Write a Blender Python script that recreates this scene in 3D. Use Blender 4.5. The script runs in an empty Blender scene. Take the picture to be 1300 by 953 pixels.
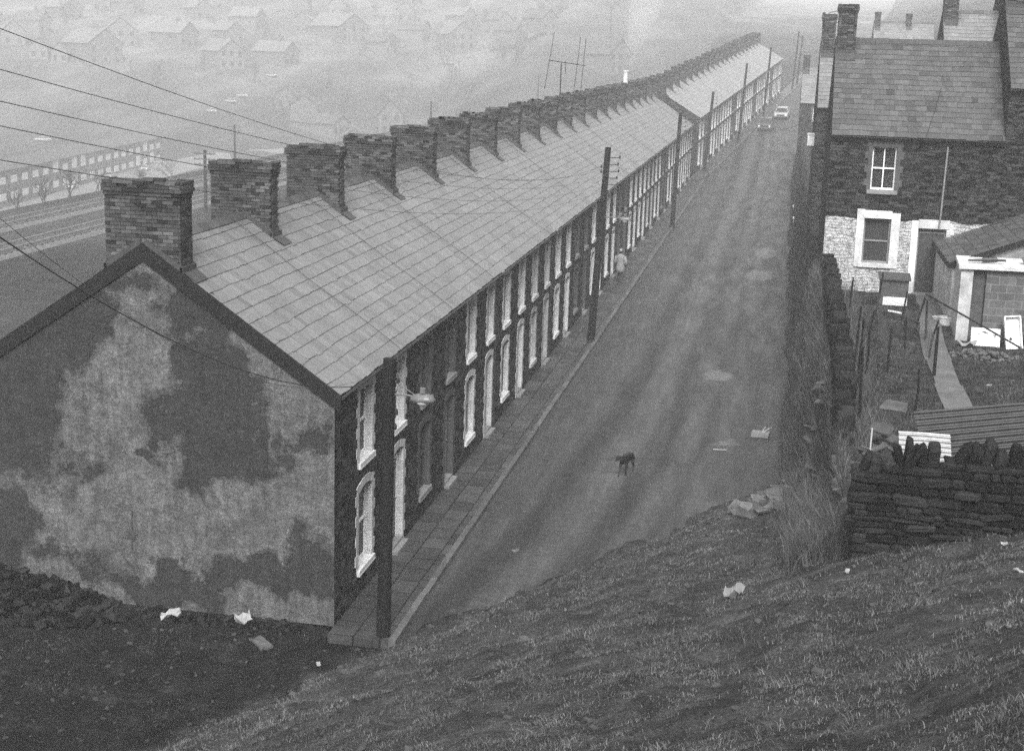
import bpy, bmesh, math, random
import numpy as np
from math import sin, cos, pi, radians, sqrt, exp
from mathutils import Vector, Matrix, noise

scn = bpy.context.scene
COL = scn.collection
R = random.Random(7)

# ------------------------------------------------------------------ node materials
def new_mat(name):
    m = bpy.data.materials.new(name); m.use_nodes = True
    nt = m.node_tree
    return m, nt, nt.nodes['Principled BSDF']

class G:
    """tiny node-graph helper"""
    def __init__(s, nt): s.nt = nt
    def n(s, t, **k):
        x = s.nt.nodes.new(t)
        for a, b in k.items(): setattr(x, a, b)
        return x
    def put(s, sock, v):
        if isinstance(v, bpy.types.NodeSocket): s.nt.links.new(v, sock)
        elif v is not None:
            if sock.type == 'RGBA' and not hasattr(v, '__len__'): v = (v, v, v, 1)
            sock.default_value = v
    def math(s, op, a, b=None, c=None, clamp=False):
        x = s.n('ShaderNodeMath', operation=op, use_clamp=clamp)
        s.put(x.inputs[0], a)
        if b is not None: s.put(x.inputs[1], b)
        if c is not None: s.put(x.inputs[2], c)
        return x.outputs[0]
    def vmath(s, op, a, b=None, sc=None):
        x = s.n('ShaderNodeVectorMath', operation=op)
        s.put(x.inputs[0], a)
        if b is not None: s.put(x.inputs[1], b)
        if sc is not None: s.put(x.inputs['Scale'], sc)
        return x.outputs[1] if op in ('LENGTH', 'DISTANCE') else x.outputs[0]
    def noise(s, vec, scale, detail=4, rough=.55, dist=0):
        x = s.n('ShaderNodeTexNoise'); s.put(x.inputs['Vector'], vec)
        x.inputs['Scale'].default_value = scale; x.inputs['Detail'].default_value = detail
        x.inputs['Roughness'].default_value = rough; x.inputs['Distortion'].default_value = dist
        return x.outputs[0]
    def ncol(s, vec, scale, detail=3):
        x = s.n('ShaderNodeTexNoise'); s.put(x.inputs['Vector'], vec)
        x.inputs['Scale'].default_value = scale; x.inputs['Detail'].default_value = detail
        return x.outputs[1]
    def ramp(s, fac, stops, interp='LINEAR'):
        x = s.n('ShaderNodeValToRGB'); cr = x.color_ramp; cr.interpolation = interp
        while len(cr.elements) < len(stops): cr.elements.new(.5)
        for e, (p, v) in zip(cr.elements, stops):
            e.position = p; e.color = (v, v, v, 1)
        s.put(x.inputs[0], fac)
        return x.outputs[0]
    def mix(s, fac, a, b):
        x = s.n('ShaderNodeMix', data_type='FLOAT')
        s.put(x.inputs[0], fac); s.put(x.inputs[2], a); s.put(x.inputs[3], b)
        return x.outputs[0]
    def smooth(s, v, a, b, lo=0., hi=1.):
        x = s.n('ShaderNodeMapRange', interpolation_type='SMOOTHSTEP')
        s.put(x.inputs[0], v); x.inputs[1].default_value = a; x.inputs[2].default_value = b
        x.inputs[3].default_value = lo; x.inputs[4].default_value = hi
        return x.outputs[0]
    def bump(s, h, strength=.5, dist=.02, normal=None):
        x = s.n('ShaderNodeBump'); x.inputs['Strength'].default_value = strength
        x.inputs['Distance'].default_value = dist; s.put(x.inputs['Height'], h)
        if normal is not None: s.put(x.inputs['Normal'], normal)
        return x.outputs[0]
    def sep(s, v):
        x = s.n('ShaderNodeSeparateXYZ'); s.put(x.inputs[0], v); return x.outputs
    def comb(s, a, b, c=0.):
        x = s.n('ShaderNodeCombineXYZ'); s.put(x.inputs[0], a); s.put(x.inputs[1], b); s.put(x.inputs[2], c)
        return x.outputs[0]
    def obj(s): return s.n('ShaderNodeTexCoord').outputs['Object']
    def pos(s): return s.n('ShaderNodeNewGeometry').outputs['Position']
    def isl(s): return s.n('ShaderNodeNewGeometry').outputs['Random Per Island']
    def orand(s): return s.n('ShaderNodeObjectInfo').outputs['Random']

def plain(name, v, rough=.7, var=.25, scale=6., bump=.3, bd=.01, isl=0., spec=.4, metal=0.):
    m, nt, b = new_mat(name); g = G(nt); p = g.pos()
    n1 = g.noise(p, scale, 6, .6)
    f = g.ramp(n1, [(.25, 1 - var), (.75, 1 + var)])
    c = g.math('MULTIPLY', f, v)
    if isl:
        c = g.math('MULTIPLY', c, g.math('MULTIPLY_ADD', g.isl(), 2 * isl, 1 - isl))
    g.put(b.inputs['Base Color'], c)
    b.inputs['Roughness'].default_value = rough; b.inputs['Metallic'].default_value = metal
    b.inputs['Specular IOR Level'].default_value = spec
    if bump: g.put(b.inputs['Normal'], g.bump(g.noise(p, scale * 3, 6, .65), bump, bd))
    return m

def rubble_mat(name, base, sx=.34, sz=.17, lo=.5, hi=1.6, mortar=.8, paint=None, bumpd=.05):
    """squared rubble stone: distorted courses with uneven stones; paint=(z, value) whitewashes the part below z"""
    m, nt, b = new_mat(name); g = G(nt); p = g.obj()
    x, y, z = g.sep(p)
    u = g.math('ADD', x, y)
    d = g.n('ShaderNodeSeparateColor')
    g.put(d.inputs[0], g.ncol(p, 2.3, 3))
    u2 = g.math('MULTIPLY_ADD', d.outputs[0], .55, u)
    z2 = g.math('MULTIPLY_ADD', d.outputs[1], .26, z)
    br = g.n('ShaderNodeTexBrick', offset=.43, squash=.6, squash_frequency=3)
    g.put(br.inputs['Vector'], g.comb(u2, z2))
    br.inputs['Color1'].default_value = (lo,) * 3 + (1,); br.inputs['Color2'].default_value = (hi,) * 3 + (1,)
    br.inputs['Mortar'].default_value = (mortar,) * 3 + (1,)
    br.inputs['Scale'].default_value = 1; br.inputs['Mortar Size'].default_value = .011
    br.inputs['Mortar Smooth'].default_value = .35; br.inputs['Bias'].default_value = -.1
    br.inputs['Brick Width'].default_value = sx; br.inputs['Row Height'].default_value = sz
    big = g.ramp(g.noise(p, .7, 4), [(.3, .8), (.7, 1.2)])
    fine = g.ramp(g.noise(p, 14, 5, .7), [(.25, .65), (.75, 1.35)])
    bw = g.n('ShaderNodeRGBToBW'); g.put(bw.inputs[0], br.outputs['Color'])
    c = g.math('MULTIPLY', g.math('MULTIPLY', bw.outputs[0], big), g.math('MULTIPLY', fine, base))
    h = g.math('ADD', g.math('MULTIPLY', br.outputs['Fac'], -1.), g.math('MULTIPLY', g.noise(p, 9, 5, .7), 1.1))
    if paint:
        zz = g.math('MULTIPLY_ADD', g.noise(p, 1.8, 3), .35, z)
        k = g.smooth(zz, paint[0] + .02, paint[0] - .02)
        chips = g.smooth(g.noise(p, 5, 8, .8), .42, .50)
        joints = g.smooth(br.outputs['Fac'], .95, .3, .7, 1.)
        pv = g.math('MULTIPLY', g.math('MULTIPLY', joints, paint[1]), g.ramp(g.noise(p, 3.1, 5), [(.3, .72), (.65, 1.08)]))
        pc = g.mix(chips, g.math('MULTIPLY', pv, .45), pv)
        c = g.mix(k, c, pc)
    g.put(b.inputs['Base Color'], c)
    b.inputs['Roughness'].default_value = .9; b.inputs['Specular IOR Level'].default_value = .04
    g.put(b.inputs['Normal'], g.bump(h, 1., bumpd))
    return m

def slate_mat(name, base, spread=.35, rough=.45):
    m, nt, b = new_mat(name); g = G(nt); p = g.pos()
    i = g.isl()
    c = g.ramp(i, [(0, 1 - spread * 1.5), (.06, 1 - spread * .7), (.5, 1), (.94, 1 + spread * .6), (1, 1 + spread * 1.1)])
    st = g.vmath('MULTIPLY', p, (3., 9., 3.))
    c = g.math('MULTIPLY', c, g.ramp(g.noise(st, 2.2, 6, .7), [(.28, .72), (.5, 1.), (.75, 1.22)]))
    c = g.math('MULTIPLY', c, g.ramp(g.noise(p, .45, 3), [(.3, .88), (.7, 1.1)]))
    stx = g.sep(g.obj()); c = g.math('MULTIPLY', c, g.ramp(g.noise(g.comb(g.math('MULTIPLY', stx[0], .9), g.math('MULTIPLY', stx[1], 16.), g.math('MULTIPLY', g.isl(), 9.)), 1.6, 5, .75), [(.3, .74), (.7, 1.22)]))
    sp = g.smooth(g.noise(p, 17, 3, .6), .70, .76)
    c = g.math('MULTIPLY', g.math('MULTIPLY_ADD', sp, -.45, 1.), c)
    c = g.math('MULTIPLY', c, base)
    g.put(b.inputs['Base Color'], c)
    g.put(b.inputs['Roughness'], g.mix(g.noise(p, 4, 3), rough - .12, rough + .2))
    g.put(b.inputs['Normal'], g.bump(g.noise(st, 6, 6, .65), .5, .01))
    return m

def brick_mat(name, base, spread=.6):
    m, nt, b = new_mat(name); g = G(nt); p = g.pos()
    c = g.ramp(g.isl(), [(0, 1 - spread), (.35, .85), (.7, 1.15), (.9, 1 + spread * .8), (1, 1 + spread * 1.5)])
    c = g.math('MULTIPLY', c, g.ramp(g.noise(p, 11, 6, .7), [(.25, .6), (.75, 1.35)]))
    soot = g.ramp(g.noise(p, 1.3, 4, .6), [(.35, .55), (.62, 1.1)])
    c = g.math('MULTIPLY', g.math('MULTIPLY', c, soot), base)
    g.put(b.inputs['Base Color'], c); b.inputs['Roughness'].default_value = .85
    b.inputs['Specular IOR Level'].default_value = .25
    g.put(b.inputs['Normal'], g.bump(g.noise(p, 40, 5, .7), .6, .008))
    return m

M = {}
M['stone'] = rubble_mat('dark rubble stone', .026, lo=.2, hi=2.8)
M['stone_hazed'] = rubble_mat('rubble stone paled for haze', .04)  # far row stone made paler in its colour to imitate haze
M['stone_house'] = rubble_mat('thin coursed stone', .029, .28, .09, .25, 2.2, .6, None, .04)
M['stone_paint'] = rubble_mat('stone whitewashed below', .028, .30, .11, .25, 2.2, .6, (2.62, .5), .05)
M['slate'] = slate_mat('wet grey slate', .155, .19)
M['slate_hazed'] = slate_mat('wet slate paled for haze', .21, .15)  # far row slates lightened in the base colour, standing in for haze
M['slate_dark'] = slate_mat('dull grey slate', .06, .42, .55)
M['brick'] = brick_mat('sooty chimney brick', .05, .85)
M['mortar'] = plain('dark mortar', .022, .9, .4, 20, .5)
M['lead'] = plain('lead flashing', .04, .55, .4, 8, .4)
M['tar'] = plain('black tarred board', .012, .7, .4, 5, .4, .01, 0, .1)
M['white'] = plain('white masonry paint', .6, .6, .16, 9, .5, .01, .12)
M['cream'] = plain('weathered cream paint', .46, .65, .25, 7, .5, .01, .2)
M['grimy'] = plain('grimy grey brick trim', .15, .8, .35, 9, .6, .015, .35)
M['white_wood'] = plain('white painted wood', .68, .45, .15, 12, .15)
M['grey_wood'] = plain('grey painted wood', .2, .5, .25, 9, .2)
M['dark_wood'] = plain('dark painted wood', .045, .45, .35, 9, .3)
M['old_wood'] = plain('weathered dark timber', .06, .8, .45, 7, .7, .02)
M['pole_wood'] = plain('creosoted pole timber', .009, .75, .5, 4, .5, .02, 0, .1)
M['iron'] = plain('black iron', .02, .45, .3, 9, .2)
M['steel'] = plain('dull steel', .22, .4, .3, 9, .2, .005, 0, .5, .6)
M['curtain'] = plain('pale net curtain', .14, .9, .3, 12, .5, .02)
M['porcelain'] = plain('white glazed ware', .75, .18, .08, 3, .05)
M['enamel'] = plain('chipped white enamel', .68, .3, .2, 2.2, .1)
M['rail'] = plain('worn rail steel', .3, .35, .3, 3, .1, .003, 0, .5, .7)
M['sleeper'] = plain('railway sleeper', .05, .85, .4, 6, .5, .02, .3)
M['ballast'] = plain('railway ballast', .09, .9, .5, 2, .7, .04)
M['slab_stone'] = plain('split slab stone', .075, .8, .45, 5, .7, .02, .45)
M['coal'] = plain('black cinders', .012, .8, .6, 6, .8, .03, .95, .05)
M['paper'] = plain('scrap paper', .26, .7, .15, 5, .3)
M['rust'] = plain('rusted iron', .05, .7, .5, 5, .5)
M['twig'] = plain('dead stalks', .10, .85, .4, 9, .2, .01, .5)
M['twig_dark'] = plain('dark bare twigs', .03, .85, .4, 9, .2, .01, .5)
M['concrete'] = plain('stained concrete', .19, .85, .35, 2.2, .6, .01)
M['far_wall'] = plain('pale distant wall', .095, .9, .2, .5, 0)  # distant walls and roofs kept close in tone to imitate fog
M['far_dark'] = plain('dark distant wall', .075, .9, .3, .5, 0)
M['far_roof'] = plain('distant slate roof', .05, .8, .2, .4, 0)
M['far_roof_pale'] = plain('pale distant roof', .10, .8, .2, .4, 0)
M['panel_white'] = plain('white cladding panel', .6, .6, .06, 1, 0)
M['window_dark'] = plain('dark window glass', .02, .12, .3, 2, 0, spec=.6)
M['car_pale'] = plain('pale car paint', .34, .25, .03, 1, 0, spec=.6)
M['car_far'] = plain('far car paint', .3, .4, .03, 1, 0)
M['car_dark'] = plain('dark car paint', .08, .25, .03, 1, 0, spec=.6)
M['rubber'] = plain('tyre rubber', .02, .8, .2, 9, .2)
M['lamp_metal'] = plain('cast lamp housing', .11, .4, .25, 9, .2, spec=.5)
M['coat'] = plain('light grey wool coat', .2, .9, .2, 14, .4)
M['cloth_dark'] = plain('dark cloth', .03, .9, .3, 14, .3)
M['skin'] = plain('skin', .32, .6, .08, 9, .1)
M['fur'] = plain('black dog fur', .003, .55, .4, 30, .5)

def glass_mat():
    m, nt, b = new_mat('window glass'); g = G(nt)
    g.put(b.inputs['Base Color'], g.math('MULTIPLY', g.ramp(g.orand(), [(0, .5), (1, 1.8)]), .03))
    b.inputs['Roughness'].default_value = .3; b.inputs['Specular IOR Level'].default_value = .08
    return m
M['glass'] = glass_mat()
def clear_glass():
    m, nt, b = new_mat('clear window glass'); g = G(nt)
    b.inputs['Base Color'].default_value = (.02, .02, .02, 1); b.inputs['Roughness'].default_value = .08
    tr = g.n('ShaderNodeBsdfTransparent'); mx = g.n('ShaderNodeMixShader'); mx.inputs[0].default_value = .35
    nt.links.new(tr.outputs[0], mx.inputs[1]); nt.links.new(b.outputs[0], mx.inputs[2])
    nt.links.new(mx.outputs[0], nt.nodes['Material Output'].inputs['Surface'])
    return m
M['clear_glass'] = clear_glass()

def brick_reveal(name, v):
    m, nt, b = new_mat(name); g = G(nt); p = g.obj(); x, y, z = g.sep(p)
    w = g.math('FRACT', g.math('MULTIPLY', z, 1 / .078))
    j = g.smooth(w, .0, .14, .62, 1.)
    c = g.math('MULTIPLY', g.math('MULTIPLY', j, v), g.ramp(g.noise(p, 8, 5, .7), [(.25, .65), (.7, 1.12)]))
    c = g.math('MULTIPLY', c, g.math('MULTIPLY_ADD', g.isl(), .3, .85))
    g.put(b.inputs['Base Color'], c); b.inputs['Roughness'].default_value = .7
    g.put(b.inputs['Normal'], g.bump(j, .7, .01))
    return m
M['trim_white'] = brick_reveal('painted brick trim', .5)
M['trim_cream'] = brick_reveal('faded painted brick trim', .32)
M['trim_brick'] = brick_reveal('bare brick trim', .06)

def gable_mat():
    m, nt, b = new_mat('stained cement render'); g = G(nt); p = g.pos()
    x, y, z = g.sep(p)
    dn = g.vmath('SCALE', g.vmath('SUBTRACT', g.ncol(p, 1.1, 6), (.5, .5, .5)), sc=2.6)
    q = g.vmath('ADD', g.comb(x, z, 0.), dn)
    tot = None
    for (cx, cz, rx, rz, w) in [(-7.0, 4.5, 1.25, 1.9, 1.), (-6.3, 5.7, 1.3, .5, .8), (-2.9, 6.5, .8, .7, .95), (-2.55, 5.3, .75, .7, .8), (-2.6, 4.1, 1.15, 1.15, 1.05),
                                (-1.7, 3.6, .8, .7, .8), (-5.2, 6.3, .8, .4, .7), (-1.4, 1.0, 1.5, .5, .9), (-3.6, .45, 1.6, .35, .8), (-7.4, 1.4, .9, .9, .75),
                                (-3.95, 3.35, .26, .24, .9), (-.5, 4.0, .5, .5, .6), (-5.7, .9, 1., .45, .6), (-.55, 1.7, .5, .6, .6), (-5.6, 2.9, .6, .5, .5), (-4.4, 7.0, .7, .35, .6)]:
        d = g.vmath('DISTANCE', g.vmath('MULTIPLY', q, (1 / rx, 1 / rz, 0.)), (cx / rx, cz / rz, 0.))
        v = g.smooth(d, 1.35, .55, 0., w)
        tot = v if tot is None else g.math('MAXIMUM', tot, v)
    tot = g.math('ADD', g.math('ADD', tot, g.math('MULTIPLY_ADD', g.noise(p, 3.0, 9, .78), 1.3, -.65)), g.math('MULTIPLY_ADD', g.noise(p, .8, 5), .5, -.25))
    tot = g.math('ADD', tot, g.math('MULTIPLY_ADD', g.noise(p, 9., 9, .85), 1.7, -.85))
    mot = g.smooth(g.noise(g.vmath('ADD', p, (3., 9., 5.)), 2.3, 9, .78), .50, .60, 0., .38)
    dark = g.math('MAXIMUM', g.math('MAXIMUM', g.smooth(tot, .40, .53, 0., 1.), g.smooth(tot, .10, .40, 0., .5)), mot)
    dark = g.math('MULTIPLY', dark, g.smooth(g.noise(g.vmath('ADD', p, (1., 5., 2.)), 6.5, 8, .8), .66, .54, .6, 1.))
    mid = g.math('MULTIPLY', g.ramp(g.noise(p, .9, 7, .68), [(.3, .6), (.52, 1.), (.72, 1.3)]), g.ramp(g.noise(p, 4.3, 8, .8), [(.3, .55), (.7, 1.45)]))
    pal = g.smooth(g.noise(g.vmath('ADD', p, (7., 3., 1.)), 1.9, 7, .7), .62, .70)
    c = g.math('MULTIPLY', mid, .104)
    c = g.mix(g.math('MULTIPLY', pal, .6), c, .16)
    dk = g.math('MULTIPLY', g.math('MULTIPLY', g.ramp(g.noise(p, 2.4, 8, .75), [(.35, .25), (.7, 2.3)]), g.ramp(g.noise(p, 9., 7, .8), [(.35, .4), (.65, 1.7)])), .011)
    c = g.mix(g.math('MULTIPLY', dark, .94), c, dk)
    # run-down streaks
    sv = g.noise(g.vmath('MULTIPLY', p, (5., 1., .5)), 1.3, 5, .6)
    c = g.math('MULTIPLY', c, g.ramp(sv, [(.3, .68), (.6, 1.1)]))
    c = g.math('MULTIPLY', c, g.ramp(g.noise(p, 28, 5, .7), [(.3, .55), (.7, 1.45)]))
    # hairline cracks
    vo = g.n('ShaderNodeTexVoronoi', feature='DISTANCE_TO_EDGE'); g.put(vo.inputs['Vector'], g.vmath('ADD', p, g.vmath('SCALE', dn, sc=.25)))
    vo.inputs['Scale'].default_value = .75
    ck = g.smooth(vo.outputs[0], .0, .010, .68, 1.)
    c = g.math('MULTIPLY', c, ck)
    g.put(b.inputs['Base Color'], c); b.inputs['Roughness'].default_value = .85
    h = g.math('ADD', g.math('MULTIPLY', g.noise(p, 3.2, 9, .72), .9), g.math('MULTIPLY', dark, -.22))
    g.put(b.inputs['Normal'], g.bump(h, 1., .09))
    return m
M['render'] = gable_mat()

def road_mat():
    m, nt, b = new_mat('worn wet asphalt'); g = G(nt); p = g.pos(); x, y, z = g.sep(p)
    sw = g.math('MULTIPLY', g.math('EXPONENT', g.math('MULTIPLY', y, -.11)), 2.5)
    wob = g.math('MULTIPLY_ADD', g.noise(g.vmath('MULTIPLY', p, (.3, .06, 0.)), 1., 3), .7, -.35)
    u = g.math('ADD', g.math('ADD', x, sw), wob)
    tr = g.ramp(g.math('DIVIDE', u, 10.), [(.20, .95), (.32, 1.1), (.365, .55), (.41, .6), (.44, 1.15), (.50, 1.45), (.55, .6), (.60, .52), (.635, 1.2), (.67, 1.1), (.70, .6), (.735, 1.05), (.95, .9)])
    brk = g.smooth(g.noise(g.vmath('MULTIPLY', p, (.8, .12, 0.)), 1.6, 5, .65), .2, .34)
    tr = g.mix(brk, 1., tr)
    st = g.ramp(g.noise(g.vmath('MULTIPLY', p, (2.6, .28, 1.)), 1.3, 7, .7), [(.3, .68), (.5, 1.), (.72, 1.45)])
    ac = g.ramp(g.noise(g.vmath('MULTIPLY', p, (.5, 2.4, 1.)), .8, 6, .7), [(.3, .85), (.7, 1.16)])
    ag = g.math('MULTIPLY', g.ramp(g.noise(p, 30, 5, .85), [(.3, .35), (.7, 1.9)]), g.ramp(g.noise(g.vmath('MULTIPLY', p, (1., 1.8, 1.)), 5., 7, .8), [(.3, .62), (.7, 1.45)]))
    pl = g.smooth(g.noise(g.vmath('MULTIPLY', p, (1., .8, 1.)), 1.05, 7, .72), .655, .70)
    c = g.math('MULTIPLY', g.math('MULTIPLY', tr, st), g.math('MULTIPLY', ac, ag))
    c = g.math('MULTIPLY', c, .034)
    c = g.mix(g.math('MULTIPLY', pl, .5), c, .09)
    # filled patches of lighter surfacing
    for (cx, cy, rx, ry, v) in [(6.6, 26.2, .5, .9, .095), (7.3, 16.9, .45, .45, .085), (7.5, 51., .9, 2.0, .10), (7.7, 60., .7, 2.6, .09), (2.75, 5.7, .13, .16, .12)]:
        q = g.vmath('MULTIPLY', g.vmath('ADD', g.comb(x, y), g.vmath('SCALE', g.ncol(p, 1.9, 7), sc=1.3)), (1 / rx, 1 / ry, 0.))
        d = g.vmath('DISTANCE', q, ((cx + .65) / rx, (cy + .65) / ry, 0.))
        c = g.mix(g.math('MULTIPLY', g.smooth(d, 1.1, .7, 0., .85), g.smooth(g.noise(p, 7, 6, .75), .36, .5, .25, 1.)), c, g.math('MULTIPLY', ag, v))
    for (cx, cy, rx, ry) in [(8.1, 21.5, .7, 1.6), (2.2, 33., .5, 1.2), (5.0, 14.1, 1.4, .4)]:
        q = g.vmath('MULTIPLY', g.comb(x, y), (1 / rx, 1 / ry, 0.))
        d = g.vmath('DISTANCE', q, (cx / rx, cy / ry, 0.))
        c = g.math('MULTIPLY', c, g.smooth(d, 1.1, .9, 1., .78))
    g.put(b.inputs['Base Color'], c)
    g.put(b.inputs['Roughness'], g.ramp(g.noise(g.vmath('MULTIPLY', p, (1.2, .2, 1.)), 1.2, 5), [(.35, .42), (.65, .68)]))
    b.inputs['Specular IOR Level'].default_value = .25
    g.put(b.inputs['Normal'], g.bump(g.noise(p, 45, 5, .75), .7, .012))
    return m
M['road'] = road_mat()

def pave_mat():
    m, nt, b = new_mat('stone paving flags'); g = G(nt); p = g.pos(); x, y, z = g.sep(p)
    br = g.n('ShaderNodeTexBrick', offset=.5)
    dn = g.vmath('SCALE', g.ncol(p, 1.3, 3), sc=.05)
    g.put(br.inputs['Vector'], g.vmath('ADD', g.comb(y, x), dn))
    sc = .62
    br.inputs['Color1'].default_value = (.55,) * 3 + (1,); br.inputs['Color2'].default_value = (1.35,) * 3 + (1,)
    br.inputs['Mortar'].default_value = (.1,) * 3 + (1,)
    br.inputs['Scale'].default_value = 1.; br.inputs['Mortar Size'].default_value = .022; br.inputs['Mortar Smooth'].default_value = .3
    br.inputs['Brick Width'].default_value = .72; br.inputs['Row Height'].default_value = .56
    bw = g.n('ShaderNodeRGBToBW'); g.put(bw.inputs[0], br.outputs['Color'])
    c = g.math('MULTIPLY', bw.outputs[0], g.ramp(g.noise(p, 1.7, 7, .7), [(.3, .65), (.7, 1.3)]))
    c = g.math('MULTIPLY', c, g.ramp(g.noise(p, 26, 5, .7), [(.3, .75), (.7, 1.25)]))
    g.put(b.inputs['Base Color'], g.math('MULTIPLY', c, .046))
    g.put(b.inputs['Roughness'], g.ramp(g.noise(p, 1.1, 4), [(.35, .35), (.65, .6)]))
    g.put(b.inputs['Normal'], g.bump(g.math('ADD', g.math('MULTIPLY', br.outputs['Fac'], -.6), g.noise(p, 5, 6, .7)), .6, .02))
    return m
M['pave'] = pave_mat()
M['kerb'] = plain('granite kerb', .085, .5, .3, 4, .4, .01, .25)

def ground_mat():
    m, nt, b = new_mat('rough ground'); g = G(nt); p = g.pos(); x, y, z = g.sep(p)
    st = g.vmath('MULTIPLY', p, (1., 1.6, 1.))
    n1 = g.noise(st, 1.1, 8, .72)
    turf = g.ramp(n1, [(.3, .020), (.45, .035), (.56, .055), (.70, .10)])
    turf = g.math('MULTIPLY', turf, g.ramp(g.noise(p, 22, 6, .75), [(.28, .35), (.72, 1.9)]))
    cin = g.math('MULTIPLY', g.ramp(g.noise(p, 1.6, 7, .7), [(.3, .008), (.55, .017), (.74, .045)]), g.ramp(g.noise(p, 30, 4, .8), [(.3, .6), (.75, 1.7)]))
    wn = g.math('MULTIPLY_ADD', g.noise(p, .8, 5), 3.2, -1.6)
    k = g.smooth(g.math('ADD', g.math('ADD', x, g.math('MULTIPLY', y, -.5)), wn), 2.4, 1.0)     # cinders by the gable
    k2 = g.math('MULTIPLY', k, g.smooth(y, 6., 1.))
    k2 = g.math('MULTIPLY', k2, g.smooth(x, -14., -10.))
    c = g.mix(k2, turf, cin)
    # worn yard earth
    yard = g.math('MULTIPLY', g.smooth(x, 10., 10.4), g.smooth(y, -3.9, -3.4))
    c = g.mix(yard, c, g.math('MULTIPLY', g.ramp(g.noise(p, 2.1, 8, .75), [(.3, .010), (.5, .03), (.63, .06), (.75, .13)]), g.ramp(g.noise(p, 26, 5, .8), [(.3, .6), (.75, 1.6)])))
    # far fields
    far = g.smooth(g.math('ADD', g.math('MULTIPLY', x, -1.), g.math('MULTIPLY', y, .0)), 12., 30.)
    fld = g.ramp(g.noise(g.vmath('MULTIPLY', p, (1., .45, 1.)), .05, 6, .6), [(.3, .014), (.5, .034), (.7, .075)])
    fld = g.math('MULTIPLY', fld, g.ramp(g.noise(p, .9, 6, .7), [(.3, .75), (.7, 1.3)]))
    hi = g.smooth(g.math('ADD', g.math('MULTIPLY', x, -.35), g.math('MULTIPLY', y, .94)), 300., 430.)
    far = g.math('MAXIMUM', far, g.smooth(y, 190., 240.))
    fld = g.mix(hi, fld, g.math('MULTIPLY', fld, 2.2))  # upper far slope paled in its colour to imitate thickening fog
    c = g.mix(far, c, fld)
    g.put(b.inputs['Base Color'], c); b.inputs['Roughness'].default_value = .95; b.inputs['Specular IOR Level'].default_value = .0
    h = g.math('ADD', g.noise(st, 3.2, 8, .7), g.math('MULTIPLY', g.noise(p, 24, 5, .75), .35))
    g.put(b.inputs['Normal'], g.bump(h, .9, .12))
    return m
M['ground'] = ground_mat()

def grass_mat(name, v):
    m, nt, b = new_mat(name); g = G(nt); p = g.pos()
    c = g.ramp(g.isl(), [(0, .45), (.5, 1.), (.85, 1.5), (1, 2.4)])
    c = g.math('MULTIPLY', c, g.ramp(g.noise(p, .9, 6, .65), [(.3, .5), (.7, 1.4)]))
    g.put(b.inputs['Base Color'], g.math('MULTIPLY', c, v)); b.inputs['Roughness'].default_value = .85
    b.inputs['Specular IOR Level'].default_value = .0
    return m
M['turf'] = grass_mat('dry winter turf', .095)
M['brush'] = grass_mat('dead bank grass', .08)

def dstone():
    m, nt, b = new_mat('dry wall stone'); g = G(nt); p = g.pos()
    c = g.ramp(g.isl(), [(0, .45), (.5, .95), (.85, 1.4), (1, 2.1)])
    c = g.math('MULTIPLY', c, g.ramp(g.noise(g.vmath('MULTIPLY', p, (1., 1., 3.)), 5, 7, .7), [(.28, .5), (.72, 1.5)]))
    li = g.smooth(g.noise(p, 9, 6, .75), .62, .7)
    c = g.mix(g.math('MULTIPLY', li, .3), g.math('MULTIPLY', c, .014), .06)
    g.put(b.inputs['Base Color'], c); b.inputs['Roughness'].default_value = .8
    b.inputs['Specular IOR Level'].default_value = .05
    g.put(b.inputs['Normal'], g.bump(g.noise(g.vmath('MULTIPLY', p, (1., 1., 2.5)), 12, 7, .75), .9, .03))
    return m
M['dry'] = dstone()

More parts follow.
